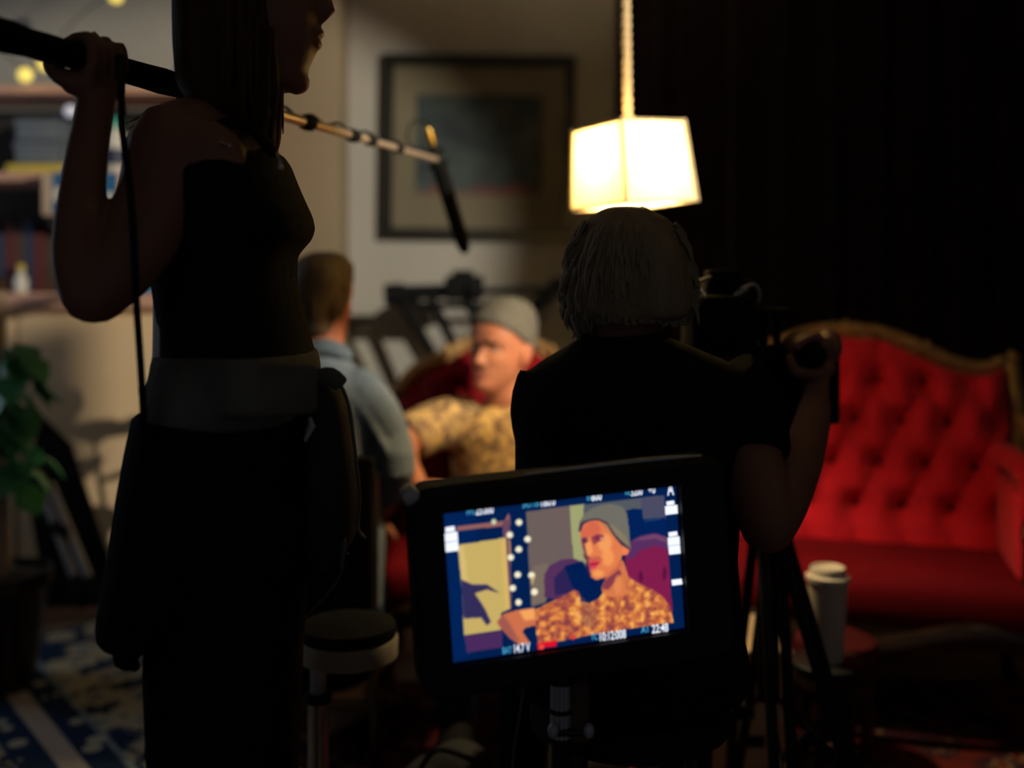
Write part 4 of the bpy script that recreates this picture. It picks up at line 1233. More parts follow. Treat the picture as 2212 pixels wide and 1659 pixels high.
# t-shirt
bm = bmnew()
rows(bm, [(727, 1268, 1440, .115), (738, 1240, 1470, .145), (755, 1212, 1510, .17), (778, 1172, 1565, .20), (800, 1142, 1605, .225), (830, 1122, 1628, .24), (870, 1114, 1635, .25), (950, 1112, 1620, .25), (1050, 1112, 1600, .255), (1200, 1118, 1590, .26), (1330, 1112, 1600, .28), (1450, 1105, 1610, .30)], YO)
tube(bm, [P(1560, 830, YO), P(1605, 880, YO), P(1622, 985, 1.705)], [.07, .068, .064], seg=16, samples=3, round_ends=False)
tube(bm, [P(1200, 830, YO), P(1182, 890, YO), P(1192, 970, 1.81)], [.066, .062, .058], seg=16, samples=3, round_ends=False)
ts = obj('t_shirt', bm, 'black_fabric', co, voxel=.006, it=4)
bm = bmnew(); tube(bm, [P(1262, 730, YO - .045), P(1300, 737, YO - .062), P(1352, 735, YO - .068), P(1405, 730, YO - .062), P(1442, 724, YO - .045)], .006, seg=8, samples=4); obj('collar', bm, 'black_fabric', ts)
# trousers and shoes (sitting)
bm = bmnew()
rows(bm, [(1340, 1120, 1600, .27), (1420, 1105, 1615, .32), (1480, 1110, 1610, .30)], YO)
tube(bm, [P(1455, 1410, 1.80), P(1490, 1345, 1.94), P(1492, 1305, 2.05)], [.095, .08, .068], seg=16, samples=3)
tube(bm, [P(1492, 1308, 2.05), P(1484, 1450, 2.08), P(1478, 1790, 2.04)], [.066, .058, .048], seg=14, samples=3)
tube(bm, [P(1240, 1420, 1.80), P(1200, 1360, 2.0), P(1160, 1310, 2.17)], [.095, .08, .068], seg=16, samples=3)
tube(bm, [P(1160, 1315, 2.17), P(1140, 1450, 2.20), P(1130, 1700, 2.18)], [.066, .058, .048], seg=14, samples=3)
obj('trousers', bm, 'trouser_fabric', co, voxel=.008, it=4)
for x, y in ((P(1478, 0, 2.04).x, 2.05), (P(1128, 0, 2.18).x, 2.19)):
    bm = bmnew(); tube(bm, [(x, y - .06, .05), (x, y + .05, .058), (x, y + .17, .04)], [(.04, .045), (.045, .05), (.04, .032)], seg=14, samples=3, ref=(1, 0, 0)); obj('shoe', bm, 'black_rubber', co)
# stool under him
sx_ = P(1360, 0, 1.76).x
so = thing('black_stool', 'black stool the camera operator is sitting on behind the monitor', 'stool', (sx_, 1.76, 0))
bm = bmnew(); lathe(bm, [(.15, .40), (.165, .41), (.165, .435), (.15, .45)], (sx_, 1.76, 0), 28); obj('seat', bm, 'black_rubber', so)
for k in range(4):
    a_ = PI / 4 + k * PI / 2; d = Vector((math.cos(a_), math.sin(a_), 0))
    bm = bmnew(); tube(bm, [Vector((sx_, 1.76, .40)) + d * .12, Vector((sx_, 1.76, .013)) + d * .18], .012, seg=8); obj('leg', bm, 'dark_metal', so)
bm = bmnew(); tube(bm, [Vector((sx_, 1.76, .18)) + Vector((math.cos(k * PI / 8), math.sin(k * PI / 8), 0)) * .155 for k in range(16)], .007, seg=6, closed=True); obj('foot_ring', bm, 'dark_metal', so)

# ------------------------------------------------------------------ cinema camera on its tripod
YK = 2.06
ck = thing('cinema_camera', 'black cinema camera rig with top handle and cables beside the operator\'s head', 'camera', P(1600, 900, YK))
bm = bmnew(); box(bm, P(1548, 700, YK), (.10, .24, .115), bevel=.012); box(bm, P(1500, 700, YK - .04), (.03, .14, .09), bevel=.005); obj('camera_body', bm, 'camera_black', ck)
bm = bmnew(); box(bm, P(1572, 636, YK), (.095, .09, .06), bevel=.010); box(bm, P(1560, 598, YK - .02), (.06, .06, .025), bevel=.004)
for k in range(5): box(bm, P(1540 + 16 * k, 612 + 8 * (k % 2), YK - .062), (.008, .006, .008), bevel=.001, seg=1)
obj('receiver_module', bm, 'camera_black', ck)
bm = bmnew(); tube(bm, [P(1500, 612, YK - .08), P(1520, 604, YK - .08), P(1534, 599, YK - .08)], .004, seg=8); tube(bm, [P(1512, 625, YK - .09), P(1522, 640, YK - .09), P(1532, 644, YK - .09)], .005, seg=8, samples=3); obj('metal_lever', bm, 'chrome', ck)
bm = bmnew(); tube(bm, [P(1588, 640, YK - .07), P(1606, 622, YK - .07), P(1628, 615, YK - .06), P(1639, 628, YK - .05), P(1638, 650, YK - .04), P(1626, 657, YK - .03)], .0036, seg=8, samples=5); obj('looped_cable', bm, 'alu', ck)
bm = bmnew(); tube(bm, [P(1592, 645, YK - .075), P(1602, 630, YK - .075), P(1614, 628, YK - .07)], [.004, .007, .005], seg=8, samples=3); obj('cable_plug', bm, 'chrome', ck)
bm = bmnew(); box(bm, P(1610, 673, YK), (.17, .05, .014), bevel=.003); obj('top_plate', bm, 'camera_black', ck)
bm = bmnew(); box(bm, P(1645, 752, YK), (.12, .10, .012), bevel=.003); obj('base_plate', bm, 'camera_black', ck)
for x in (1648, 1677):
    bm = bmnew(); tube(bm, [P(x, 672, YK), P(x + 2, 755, YK)], .0075, seg=10); obj('cage_post', bm, 'camera_black', ck)
bm = bmnew(); tube(bm, [P(1608, 690, YK), P(1640, 722, YK)], .004, seg=8); obj('strut', bm, 'camera_black', ck)
bm = bmnew(); tube(bm, [P(1560, 700, YK + .12), P(1560, 700, YK + .24)], .045, seg=20, round_ends=False); tube(bm, [P(1560, 700, YK + .24), P(1560, 700, YK + .27)], .055, seg=20, round_ends=False); obj('lens', bm, 'camera_black', ck)
bm = bmnew(); tube(bm, [P(1670, 752, YK), P(1715, 775, YK - .02), P(1738, 765, 2.02)], .009, seg=8, samples=3); obj('handle_arm', bm, 'camera_black', ck)
bm = bmnew(); tube(bm, [HC - haxis * .05, HC + haxis * .07], [.0205, .0205], seg=16); obj('grip_handle', bm, 'camera_black', ck)
bm = bmnew(); box(bm, P(1752, 828, 2.14), (.105, .05, .16), bevel=.008); obj('battery', bm, 'camera_black', ck)
bm = bmnew(); box(bm, P(1630, 845, YK), (.125, .14, .16), bevel=.02); ball(bm, P(1580, 850, YK - .05), .035); obj('shoulder_rest', bm, 'camera_black', ck)

YK0 = YK; YK = 2.12
ct = thing('camera_tripod', 'heavy black tripod under the cinema camera', 'tripod', (P(1660, 0, 2.12).x, 2.12, 0))
bm = bmnew(); lathe(bm, [(.04, .62), (.055, .66), (.06, .72), (.045, .75), (.05, .80), (.03, .84)], (P(1660, 0, YK).x, YK, 0)); obj('fluid_head', bm, 'black_plastic', ct)
tcx = P(1660, 0, YK).x
bm = bmnew(); cyl(bm, (tcx, YK, .30), (tcx, YK, .64), .022); obj('center_column', bm, 'dark_metal', ct)
for dx_, dy_ in ((-.02, -.24), (.17, -.13), (-.03, .20)):
    for s in (-1, 1):
        nrm = Vector((-dy_, dx_, 0)).normalized() * .018 * s
        bm = bmnew(); tube(bm, [Vector((tcx + dx_ * .12, YK + dy_ * .12, .64)) + nrm, Vector((tcx + dx_ * .75, YK + dy_ * .75, .22)) + nrm * .9, Vector((tcx + dx_, YK + dy_, .03)) + nrm * .4], .011, seg=8); obj('leg_tube', bm, 'black_plastic', ct)
    bm = bmnew(); box(bm, (tcx + dx_ * .75, YK + dy_ * .75, .22), (.05, .05, .03), bevel=.006); obj('leg_lock', bm, 'black_rubber', ct)
    bm = bmnew(); ball(bm, (tcx + dx_, YK + dy_, .026), (.024, .024, .018)); obj('foot', bm, 'black_rubber', ct)
    bm = bmnew(); tube(bm, [(tcx, YK, .32), (tcx + dx_ * .75, YK + dy_ * .75, .21)], .006, seg=6); obj('spreader_arm', bm, 'dark_metal', ct)


# ------------------------------------------------------------------ heads with faces
HZ = [-.124, -.118, -.108, -.095, -.080, -.066, -.050, -.035, -.015, 0, .02, .04, .065, .085, .103, .115, .121]
HF = [.030, .060, .080, .087, .083, .086, .086, .087, .085, .083, .089, .091, .086, .075, .055, .032, .004]
HB = [-.010, .004, .015, .028, .045, .060, .072, .083, .092, .096, .101, .103, .097, .085, .062, .036, .004]
HW = [.010, .020, .030, .039, .048, .055, .060, .064, .068, .071, .0735, .0745, .070, .061, .046, .027, .003]


def g2(x, s): return math.exp(-(x / s) ** 2 / 2)


def head_pt(th, z, grow=0.0, face=True):
    """point on a head; th = 0 at the left ear, -90 deg straight ahead (local -Y)"""
    f, b, w_ = (float(np.interp(z, HZ, q)) for q in (HF, HB, HW))
    c, s = math.cos(th), math.sin(th)
    p = 2.35 if s < 0 else 2.1
    x = (w_ + grow) * math.copysign(abs(c) ** (2 / p), c)
    y = ((f if s < 0 else b) + grow) * math.copysign(abs(s) ** (2 / p), s)
    if face and s < 0:
        ax = abs(x)
        nose = float(np.interp(z, [-.050, -.043, -.037, -.030, -.015, 0, .012, .022], [0, .010, .020, .0205, .0145, .008, .004, 0]))
        ns = float(np.interp(z, [-.045, -.034, -.02, .01], [.0095, .0085, .0062, .006]))
        d = nose * g2(x, ns)
        d += .005 * g2(ax - .0135, .004) * g2(z + .036, .0055)
        d -= .0105 * g2(ax - .031, .0125) * g2(z - .003, .0085)
        d += .0045 * g2(ax - .028, .018) * g2(z - .021, .006)
        d += .0040 * g2(ax - .046, .014) * g2(z + .022, .013)
        d -= .0045 * g2(ax - .046, .014) * g2(z + .062, .016)
        d += .0055 * g2(x, .013) * g2(z + .0615, .0038) + .0065 * g2(x, .012) * g2(z + .0735, .0042)
        d -= .0030 * g2(x, .016) * g2(z + .0672, .0022)
        d += .004 * g2(x, .014) * g2(z + .100, .009)
        y -= d
    return Vector((x, y, z))


def head_mesh(bm, M):
    """head facing local -Y, origin at eye height on the neck axis"""
    n, zs = 96, [-.124 + .245 * (.5 - .5 * math.cos(PI * k / 90)) for k in range(91)]
    rg_ = [[bm.verts.new(M @ head_pt(2 * PI * k / n, z)) for k in range(n)] for z in zs]
    for A, B in zip(rg_, rg_[1:]):
        for k in range(n): bm.faces.new((A[k], A[(k + 1) % n], B[(k + 1) % n], B[k]))
    bm.faces.new(rg_[0][::-1]); bm.faces.new(rg_[-1])
    R3 = M.to_3x3()
    for s in (-1, 1):
        ball(bm, M @ Vector((s * .073, .014, -.012)), (.007, .017, .030), rot=R3 @ Euler((-.15, s * .12, s * .35)).to_matrix(), u=14, v=10)
        tube(bm, [M @ Vector(p) for p in ((s * .072, .004, .012), (s * .079, .016, .020), (s * .081, .030, .006), (s * .078, .024, -.020), (s * .072, .010, -.040))], [.004, .0045, .0045, .004, .005], seg=8, samples=3)


# ------------------------------------------------------------------ man in the beanie
YM = 2.95
an = thing('person', 'man in grey beanie and tan floral t-shirt seated in the red armchair', 'person', (P(1090, 0, YM).x, YM, 0))
hm = P(1082, 752, 2.90)
HM = Matrix.Translation(hm) @ Matrix.Rotation(math.radians(6), 4, 'Y') @ Matrix.Rotation(math.radians(-36), 4, 'Z') @ Matrix.Rotation(math.radians(2), 4, 'X')
bm = bmnew()
head_mesh(bm, HM)
tube(bm, [hm + Vector((.01, .03, -.05)), P(1092, 850, 2.93), P(1096, 895, 2.96)], [(.052, .052), (.052, .054), (.068, .072)], seg=16)
rows(bm, [(880, 1040, 1150, .13), (905, 990, 1190, .17), (960, 985, 1190, .19), (1100, 1000, 1180, .20), (1230, 1000, 1180, .22)], YM)
sh, el, wr_ = P(996, 905, 2.95), P(872, 958, 2.80), P(900, 1045, 2.66)
tube(bm, [sh, P(930, 925, 2.88), el], [.054, .046, .042], seg=14, samples=3)
tube(bm, [el, P(874, 1000, 2.74), wr_], [.041, .037, .027], seg=14, samples=3)
open_hand(bm, wr_, (.06, -.10, -.07), (-.2, -.5, .8), -1)
tube(bm, [P(1192, 910, 2.95), P(1240, 985, 2.90), P(1262, 1050, 2.86)], [.054, .046, .042], seg=14, samples=3)
wr2 = P(1200, 1120, 2.66)
tube(bm, [P(1262, 1050, 2.86), P(1235, 1090, 2.76), wr2], [.041, .037, .027], seg=14, samples=3)
open_hand(bm, wr2, (-.1, -.08, -.06), (0, -.4, .9), 1)
obj('body', bm, 'actor_skin', an, voxel=.0030, it=3, fac=.4)


def hp_(x, y, z): return HM @ Vector((x, y, z))


for s in (-1, 1):
    bm = bmnew(); ball(bm, hp_(s * .031, -.0625, .003), (.0122,) * 3, u=14, v=10); eo = obj('eye', bm, 'eye_white', an)
    bm = bmnew(); ball(bm, hp_(s * .031 - .0050, -.0732, .003), (.0052, .0026, .0054), rot=HM.to_3x3(), u=10, v=6); obj('iris', bm, 'eye_iris', eo)
    bm = bmnew(); ball(bm, hp_(s * .031, -.0632, .0062), (.0140, .0128, .0092), rot=HM.to_3x3(), u=14, v=10); obj('eyelid', bm, 'actor_skin', an)
    bm = bmnew(); tube(bm, [hp_(s * .012, -.0905, .0185), hp_(s * .028, -.0895, .0235), hp_(s * .047, -.0740, .0195)], [.0036, .0046, .0020], seg=8, samples=3); obj('eyebrow', bm, 'brow_hair', an)
bm = bmnew(); tube(bm, [hp_(-.021, -.0845, -.0655), hp_(-.008, -.0925, -.0620), hp_(0, -.0925, -.0632), hp_(.008, -.0925, -.0620), hp_(.021, -.0845, -.0655)], [.0014, .0034, .0032, .0034, .0014], seg=8, samples=3); obj('upper_lip', bm, 'lips', an)
bm = bmnew(); tube(bm, [hp_(-.019, -.0842, -.0680), hp_(0, -.0925, -.0735), hp_(.019, -.0842, -.0680)], [.0014, .0046, .0014], seg=8, samples=3); obj('lower_lip', bm, 'lips', an)
bm = bmnew(); tube(bm, [hp_(-.025, -.0835, -.0590), hp_(0, -.0905, -.0535), hp_(.025, -.0835, -.0590)], [.0012, .0026, .0012], seg=8, samples=3); obj('moustache', bm, 'brow_hair', an)
# beanie: follows the skull, turned-up cuff low at the back
def brim(y): return .078 - (y + .09) * .56
bm = bmnew()
nb_, lv = 64, [(0, .004), (0, .0105), (.12, .0125), (.27, .0125), (.30, .0100), (.45, .0105), (.6, .0125), (.75, .015), (.88, .018), (.96, .019), (1, .019)]
rg_ = []
for t_, gr_ in lv:
    ring_ = []
    for k in range(nb_):
        th = 2 * PI * k / nb_
        z0 = .05
        for _ in range(6): z0 = max(-.045, brim(head_pt(th, z0, gr_, False).y))
        z = z0 + (.1205 - z0) * t_
        p_ = head_pt(th, z, gr_, False); p_.z += gr_ * .9 * t_ + .004 * t_
        p_.y += .010 * t_
        ring_.append(bm.verts.new(HM @ p_))
    rg_.append(ring_)
for A, B in zip(rg_, rg_[1:]):
    for k in range(nb_): bm.faces.new((A[k], A[(k + 1) % nb_], B[(k + 1) % nb_], B[k]))
bm.faces.new(rg_[-1])
bn = obj('beanie', bm, 'beanie_knit', an)
# t-shirt
bm = bmnew()
rows(bm, [(872, 1046, 1140, .125), (884, 1010, 1172, .16), (900, 972, 1200, .20), (930, 962, 1215, .23), (990, 972, 1212, .245), (1060, 980, 1206, .25), (1150, 985, 1200, .26), (1240, 985, 1200, .27)], YM)
tube(bm, [P(1010, 912, 2.95), P(960, 915, 2.91), P(915, 930, 2.865), P(880, 950, 2.825)], [.075, .070, .066, .064], seg=18, samples=3, round_ends=False)
tube(bm, [P(1185, 915, 2.95), P(1222, 950, 2.92), P(1245, 1000, 2.89)], [.075, .068, .062], seg=18, samples=3, round_ends=False)
tube(bm, [P(972, 880, 2.88), P(968, 905, 2.86)], .022, seg=10)
tsh = obj('t_shirt', bm, 'floral_shirt', an, voxel=.006, it=3)
bm = bmnew(); n_ = 24
ncx = P(1094, 884, 2.955)
tube(bm, [ncx + Vector((.066 * math.cos(2 * PI * k / n_), .068 * math.sin(2 * PI * k / n_), .006 * math.cos(2 * PI * k / n_) + .022 * math.sin(2 * PI * k / n_))) for k in range(n_)], .007, seg=8, closed=True); obj('collar', bm, 'floral_shirt', tsh)
# trousers and shoes
bm = bmnew()
rows(bm, [(1180, 985, 1200, .26), (1240, 980, 1205, .30), (1262, 990, 1195, .26)], YM - .02)
for xa, xk in ((1040, 985), (1150, 1180)):
    tube(bm, [P(xa, 1225, 2.90), P((xa + xk) / 2, 1225, 2.70), P(xk, 1215, 2.50)], [.085, .075, .062], seg=14, samples=3)
    kx = P(xk, 1215, 2.50)
    tube(bm, [kx, Vector((kx.x, 2.50, .28)), Vector((kx.x, 2.53, .09))], [.062, .056, .046], seg=14, samples=3)
obj('trousers', bm, 'jeans', an, voxel=.008, it=4)
for xk in (985, 1180):
    kx = P(xk, 1215, 2.50).x
    bm = bmnew(); tube(bm, [(kx, 2.58, .055), (kx, 2.48, .06), (kx, 2.36, .042)], [(.04, .045), (.045, .05), (.04, .032)], seg=14, samples=3, ref=(1, 0, 0)); obj('shoe', bm, 'black_rubber', an)

# ------------------------------------------------------------------ person in the denim shirt
YI = 2.62
iv = thing('person', 'seated person in pale blue denim shirt with sandy hair, facing away', 'person', (P(700, 0, YI).x, YI, 0))
hi = P(697, 652, YI)
HI = Matrix.Translation(hi + Vector((-.012, 0, 0))) @ Matrix.Rotation(math.radians(148), 4, 'Z')
bm = bmnew()
head_mesh(bm, HI)
tube(bm, [hi + Vector((0, 0, -.05)), P(695, 740, YI), P(690, 790, YI)], [(.052, .052), (.053, .055), (.07, .075)], seg=16)
rows(bm, [(770, 665, 735, .10), (815, 620, 760, .13), (870, 600, 790, .15), (1000, 610, 800, .17), (1200, 610, 800, .18), (1330, 605, 805, .2)], YI)
tube(bm, [P(770, 860, 2.61), P(826, 930, 2.61), P(850, 1015, 2.58)], [.040, .042, .038], seg=14, samples=3)
wi = P(790, 1120, 2.74)
tube(bm, [P(850, 1015, 2.58), P(838, 1070, 2.65), wi], [.041, .036, .027], seg=14, samples=3)
open_hand(bm, wi, (.03, .12, -.06), (.3, 0, 1), 1)
tube(bm, [P(610, 860, 2.66), P(565, 950, 2.68), P(560, 1060, 2.72)], [.040, .042, .038], seg=14, samples=3)
wi2 = P(640, 1120, 2.90)
tube(bm, [P(560, 1060, 2.72), P(595, 1100, 2.82), wi2], [.041, .036, .027], seg=14, samples=3)
open_hand(bm, wi2, (.1, .1, -.05), (0, 0, 1), -1)
obj('body', bm, 'actor_skin', iv, voxel=.0046, it=3)
bm = bmnew()
rows(bm, [(544, 680, 724, .08), (552, 660, 746, .16), (572, 640, 762, .225), (605, 628, 762, .245), (635, 626, 748, .235, -.005), (685, 636, 722, .19, -.025), (718, 654, 715, .12, -.035)], YI)
hh_ = obj('hair', bm, 'sandy_hair', iv, voxel=.006, it=4)
bm = bmnew(); random.seed(5)
for k in range(110):
    a_ = random.uniform(PI * .9, 2 * PI + .5)
    ex, ey = math.cos(a_), math.sin(a_)
    v0 = random.uniform(562, 640); v1 = v0 + 40; v2 = min(v1 + random.uniform(20, 40), 722)
    def hx(v): return np.interp(v, [556, 585, 620, 655, 690, 722], [26, 55, 60, 56, 44, 30])
    def dp(v): return np.interp(v, [556, 585, 620, 655, 690, 722], [.04, .088, .098, .10, .09, .06])
    lock(bm, *[P(690 + ex * (hx(v) + o), v, YI + ey * dp(v)) for v, o in ((v0, 0), (v1, 3), (v2, random.uniform(-3, 7)))], .006)
obj('hair_locks', bm, 'sandy_hair', hh_)
bm = bmnew()
rows(bm, [(752, 655, 738, .125), (775, 640, 752, .14), (795, 605, 772, .18), (825, 575, 800, .22), (860, 560, 818, .235), (920, 565, 828, .24), (1000, 572, 828, .245), (1120, 575, 830, .25), (1250, 572, 835, .26), (1350, 570, 838, .28)], YI)
tube(bm, [P(775, 850, 2.60), P(810, 895, 2.595), P(836, 950, 2.60), P(850, 1010, 2.58), P(836, 1060, 2.64)], [.066, .064, .058, .054, .046], seg=16, samples=3)
tube(bm, [P(605, 850, 2.66), P(562, 950, 2.68), P(560, 1060, 2.72), P(585, 1092, 2.79)], [.066, .058, .052, .045], seg=16, samples=3)
for k in range(4):   # sleeve and shoulder creases
    tube(bm, [P(742 + 20 * k, 842 + 26 * k, 2.53), P(780 + 18 * k, 880 + 32 * k, 2.535), P(820 + 10 * k, 915 + 36 * k, 2.56)], [.004, .010, .004], seg=8, samples=3)
dsh = obj('denim_shirt', bm, 'denim_shirt', iv, voxel=.006, it=3)
bm = bmnew(); tube(bm, [P(648, 770, YI - .06), P(672, 752, YI - .078), P(705, 748, YI - .08), P(738, 758, YI - .06), P(752, 775, YI - .02)], [(.006, .018)] * 5, seg=10, samples=4); obj('collar', bm, 'denim_shirt', dsh)
bm = bmnew(); tube(bm, [P(832, 985, 2.565), P(852, 996, 2.565), P(872, 990, 2.60)], [(.005, .012)] * 3, seg=8, samples=3); obj('lit_cuff_edge', bm, 'paper_white', dsh)  # rolled cuff, the light on its edge put in as white
bm = bmnew()
rows(bm, [(1290, 570, 838, .28), (1380, 565, 842, .32), (1410, 580, 830, .28)], YI)
tube(bm, [P(640, 1365, 2.66), P(620, 1350, 2.84), P(610, 1330, 2.98)], [.085, .075, .062], seg=14, samples=3)
tube(bm, [P(760, 1365, 2.62), P(725, 1360, 2.75), P(690, 1345, 2.84)], [.085, .075, .062], seg=14, samples=3)
k1, k2 = P(610, 1330, 2.98), P(690, 1345, 2.84)
tube(bm, [k1, Vector((k1.x - .02, 2.98, .25)), Vector((k1.x - .05, 2.95, .09))], [.062, .055, .046], seg=14, samples=3)
tube(bm, [k2, Vector((k2.x - .04, 2.80, .25)), Vector((P(742, 0, 2.68).x, 2.70, .09))], [.062, .055, .046], seg=14, samples=3)
obj('trousers', bm, 'jeans', iv, voxel=.008, it=4)
for p_ in (Vector((k1.x - .05, 2.95, 0)), Vector((P(742, 0, 2.68).x, 2.68, 0))):
    bm = bmnew(); tube(bm, [p_ + Vector((-.03, -.05, .05)), p_ + Vector((.02, .03, .055)), p_ + Vector((.09, .13, .04))], [(.04, .042), (.045, .048), (.038, .032)], seg=14, samples=3); sho = obj('shoe', bm, 'shoe_white', iv)
    bm = bmnew(); tube(bm, [p_ + Vector((-.055, -.075, .045)), p_ + Vector((-.01, -.05, .05)), p_ + Vector((.05, .02, .05))], [(.006, .010)] * 3, seg=8, samples=3); obj('stripe', bm, 'shoe_stripe', sho)
ch = thing('wooden_chair', 'dark chair under the person in the denim shirt', 'chair', (P(700, 0, 2.64).x, 2.64, 0))
chx = P(700, 0, 2.64).x
zs_ = P(0, 1415, 2.62).z - .055
bm = bmnew(); box(bm, (chx, 2.64, zs_), (.34, .36, .03), bevel=.01); obj('seat', bm, 'dark_wood', ch)
for s in (-1, 1):
    for y in (-.15, .15):
        bm = bmnew(); cyl(bm, (chx + s * .145, 2.64 + y, .0), (chx + s * .145, 2.64 + y, zs_), .014, 10); obj('leg', bm, 'dark_wood', ch)
zb0, zb1 = zs_ + .02, P(0, 985, 2.42).z
bm = bmnew(); box(bm, (chx + .005, 2.425, (zb0 + zb1) / 2 + .03), (.30, .03, zb1 - zb0 - .06), bevel=.012, seg=3); obj('backrest', bm, 'black_fabric', ch)  # black backrest added to darken the lower back of the shirt
for s in (-1, 1):
    bm = bmnew(); cyl(bm, (chx + s * .145, 2.455, zs_), (chx + .005 + s * .145, 2.43, zb1 - .04), .012, 10); obj('back_post', bm, 'dark_wood', ch)
# ------------------------------------------------------------------ foreground stool
YS = 2.02
sc = P(752, 1372, YS)
rs = thing('round_stool', 'round stool with pale rim, black pad and steel post beside the woman', 'stool', (sc.x, YS, 0))
bm = bmnew(); lathe(bm, [(.085, sc.z - .042), (.094, sc.z - .038), (.095, sc.z - .006), (.092, sc.z)], (sc.x, YS, 0), 40); obj('seat_rim', bm, 'stool_wood', rs)
bm = bmnew(); lathe(bm, [(.090, sc.z - .001), (.093, sc.z + .008), (.09, sc.z + .022), (.06, sc.z + .03), (0, sc.z + .031)], (sc.x, YS, 0), 40); obj('seat_pad', bm, 'black_fabric', rs)
pxs = P(688, 0, YS).x
bm = bmnew(); cyl(bm, (pxs, YS, .05), (pxs, YS, sc.z - .115), .020, 20); obj('outer_post', bm, 'chrome', rs)
bm = bmnew(); cyl(bm, (pxs, YS, sc.z - .12), (pxs, YS, sc.z - .04), .015, 20); obj('inner_post', bm, 'alu', rs)
bm = bmnew(); cyl(bm, (pxs, YS, sc.z - .125), (pxs, YS, sc.z - .108), .025, 20); obj('post_collar', bm, 'black_rubber', rs)
for k in range(4):
    a_ = .4 + k * PI / 2
    bm = bmnew(); tube(bm, [(pxs, YS, .07), (pxs + .16 * math.cos(a_), YS + .16 * math.sin(a_), .018)], [.016, .011], seg=10); obj('base_foot', bm, 'chrome', rs)
# soft bag on the floor
gx = P(960, 1640, 2.18)
bg = thing('camera_bag', 'dark grey soft bag slumped on the rug below the monitor', 'bag', (gx.x, 2.18, 0))
bm = bmnew(); ball(bm, (gx.x, 2.18, .085), (.10, .09, .08)); ball(bm, (gx.x + .03, 2.18, .13), (.07, .07, .06)); ball(bm, (gx.x, 2.18, .03), (.11, .10, .03)); obj('pouch', bm, 'canvas_bag', bg, voxel=.008, it=4)
bm = bmnew(); tube(bm, [(gx.x - .05, 2.12, .15), (gx.x - .01, 2.1, .21), (gx.x + .06, 2.12, .18)], .006, seg=8, samples=4); obj('handle', bm, 'black_rubber', bg)

# sandbag added by the stool to cover the lamp-lit rug
sbx = P(1365, 0, 2.42).x
sg = thing('sandbag', 'black saddle sandbag lying on the rug behind the operator\'s stool', 'sandbag', (sbx, 2.42, 0))
for s in (-1, 1):
    bm = bmnew(); box(bm, (sbx + s * .075, 2.42, .055), (.13, .20, .09), rot=(0, s * .15, 0), bevel=.04, seg=4); obj('pouch', bm, 'canvas_bag', sg)
bm = bmnew(); tube(bm, [(sbx - .06, 2.42, .10), (sbx, 2.42, .15), (sbx + .06, 2.42, .10)], [(.03, .006)] * 3, seg=8, samples=3); obj('handle', bm, 'black_fabric', sg)

# ================================================================== FIELD MONITOR
MR = Matrix(((9.70509036e-01, -2.32425879e-01, -6.39564090e-02), (2.31899015e-01, 9.72614048e-01, -1.56448109e-02), (6.58411608e-02, 3.52002156e-04, 9.97830054e-01)))
MC = Vector((0.07264351, 1.4, 0.7531599))
SW, SH = .317617, .192597
mo = thing('field_monitor', 'thick black field monitor showing the man in the beanie on its lit screen', 'monitor', MC, rot=MR.to_euler())
bw, bh = .432, .272
bxo = .012
bm = bmnew()
def frame_piece(x0, x1, z0, z1): box(bm, ((x0 + x1) / 2, .012, (z0 + z1) / 2), (x1 - x0, .05, z1 - z0), bevel=.0)
# housing: rounded shell with a screen opening
def rrect(w, h, r, n=6):
    out = []
    for cx_, cz_, a0 in ((w / 2 - r, h / 2 - r, 0), (-w / 2 + r, h / 2 - r, PI / 2), (-w / 2 + r, -h / 2 + r, PI), (w / 2 - r, -h / 2 + r, 1.5 * PI)):
        for k in range(n + 1):
            a_ = a0 + PI / 2 * k / n; out.append((cx_ + r * math.cos(a_), cz_ + r * math.sin(a_)))
    return out
O_, I_ = rrect(bw, bh, .03), rrect(SW + .004, SH + .004, .002)
ch_ = rrect(bw - .016, bh - .016, .026)
def ring(pts, y, dx=0): return [bm.verts.new((x + dx, y, z - .003 * (dx != 0))) for x, z in pts]
L0, L1, L2, L3, L4 = ring(O_, .040, bxo), ring(O_, -.006, bxo), ring(ch_, -.014, bxo), ring(I_, -.012), ring(I_, .004)
for A, B in ((L0, L1), (L1, L2), (L2, L3), (L3, L4)):
    n_ = len(A)
    for k in range(n_): bm.faces.new((A[k], A[(k + 1) % n_], B[(k + 1) % n_], B[k]))
bm.faces.new(L0[::-1])
obj('housing', bm, 'black_plastic', mo, world=False)
bm = bmnew(); tube(bm, [(-.06 + bxo, .0, bh / 2 - .002), (.10 + bxo, .0, bh / 2 - .001), (.185 + bxo, .0, bh / 2 - .004)], [.002, .0042, .0025], seg=16, samples=3); obj('top_trim', bm, 'chrome', mo, world=False)
bm = bmnew(); box(bm, (-bw / 2 + .004 + bxo, .008, bh / 2 - .012), (.022, .040, .020), rot=(0, -.5, 0), bevel=.006); obj('corner_guard', bm, 'alu', mo, world=False)
bm = bmnew(); box(bm, (.012, .055, -.01), (.20, .03, .15), bevel=.006); obj('rear_battery', bm, 'black_plastic', mo, world=False)
for k in range(4):
    bm = bmnew(); cyl(bm, (-.06 + k * .035, -.0135, -bh / 2 + .012), (-.06 + k * .035, -.018, -bh / 2 + .012), .005, 12); obj('button', bm, 'dark_metal', mo, world=False)

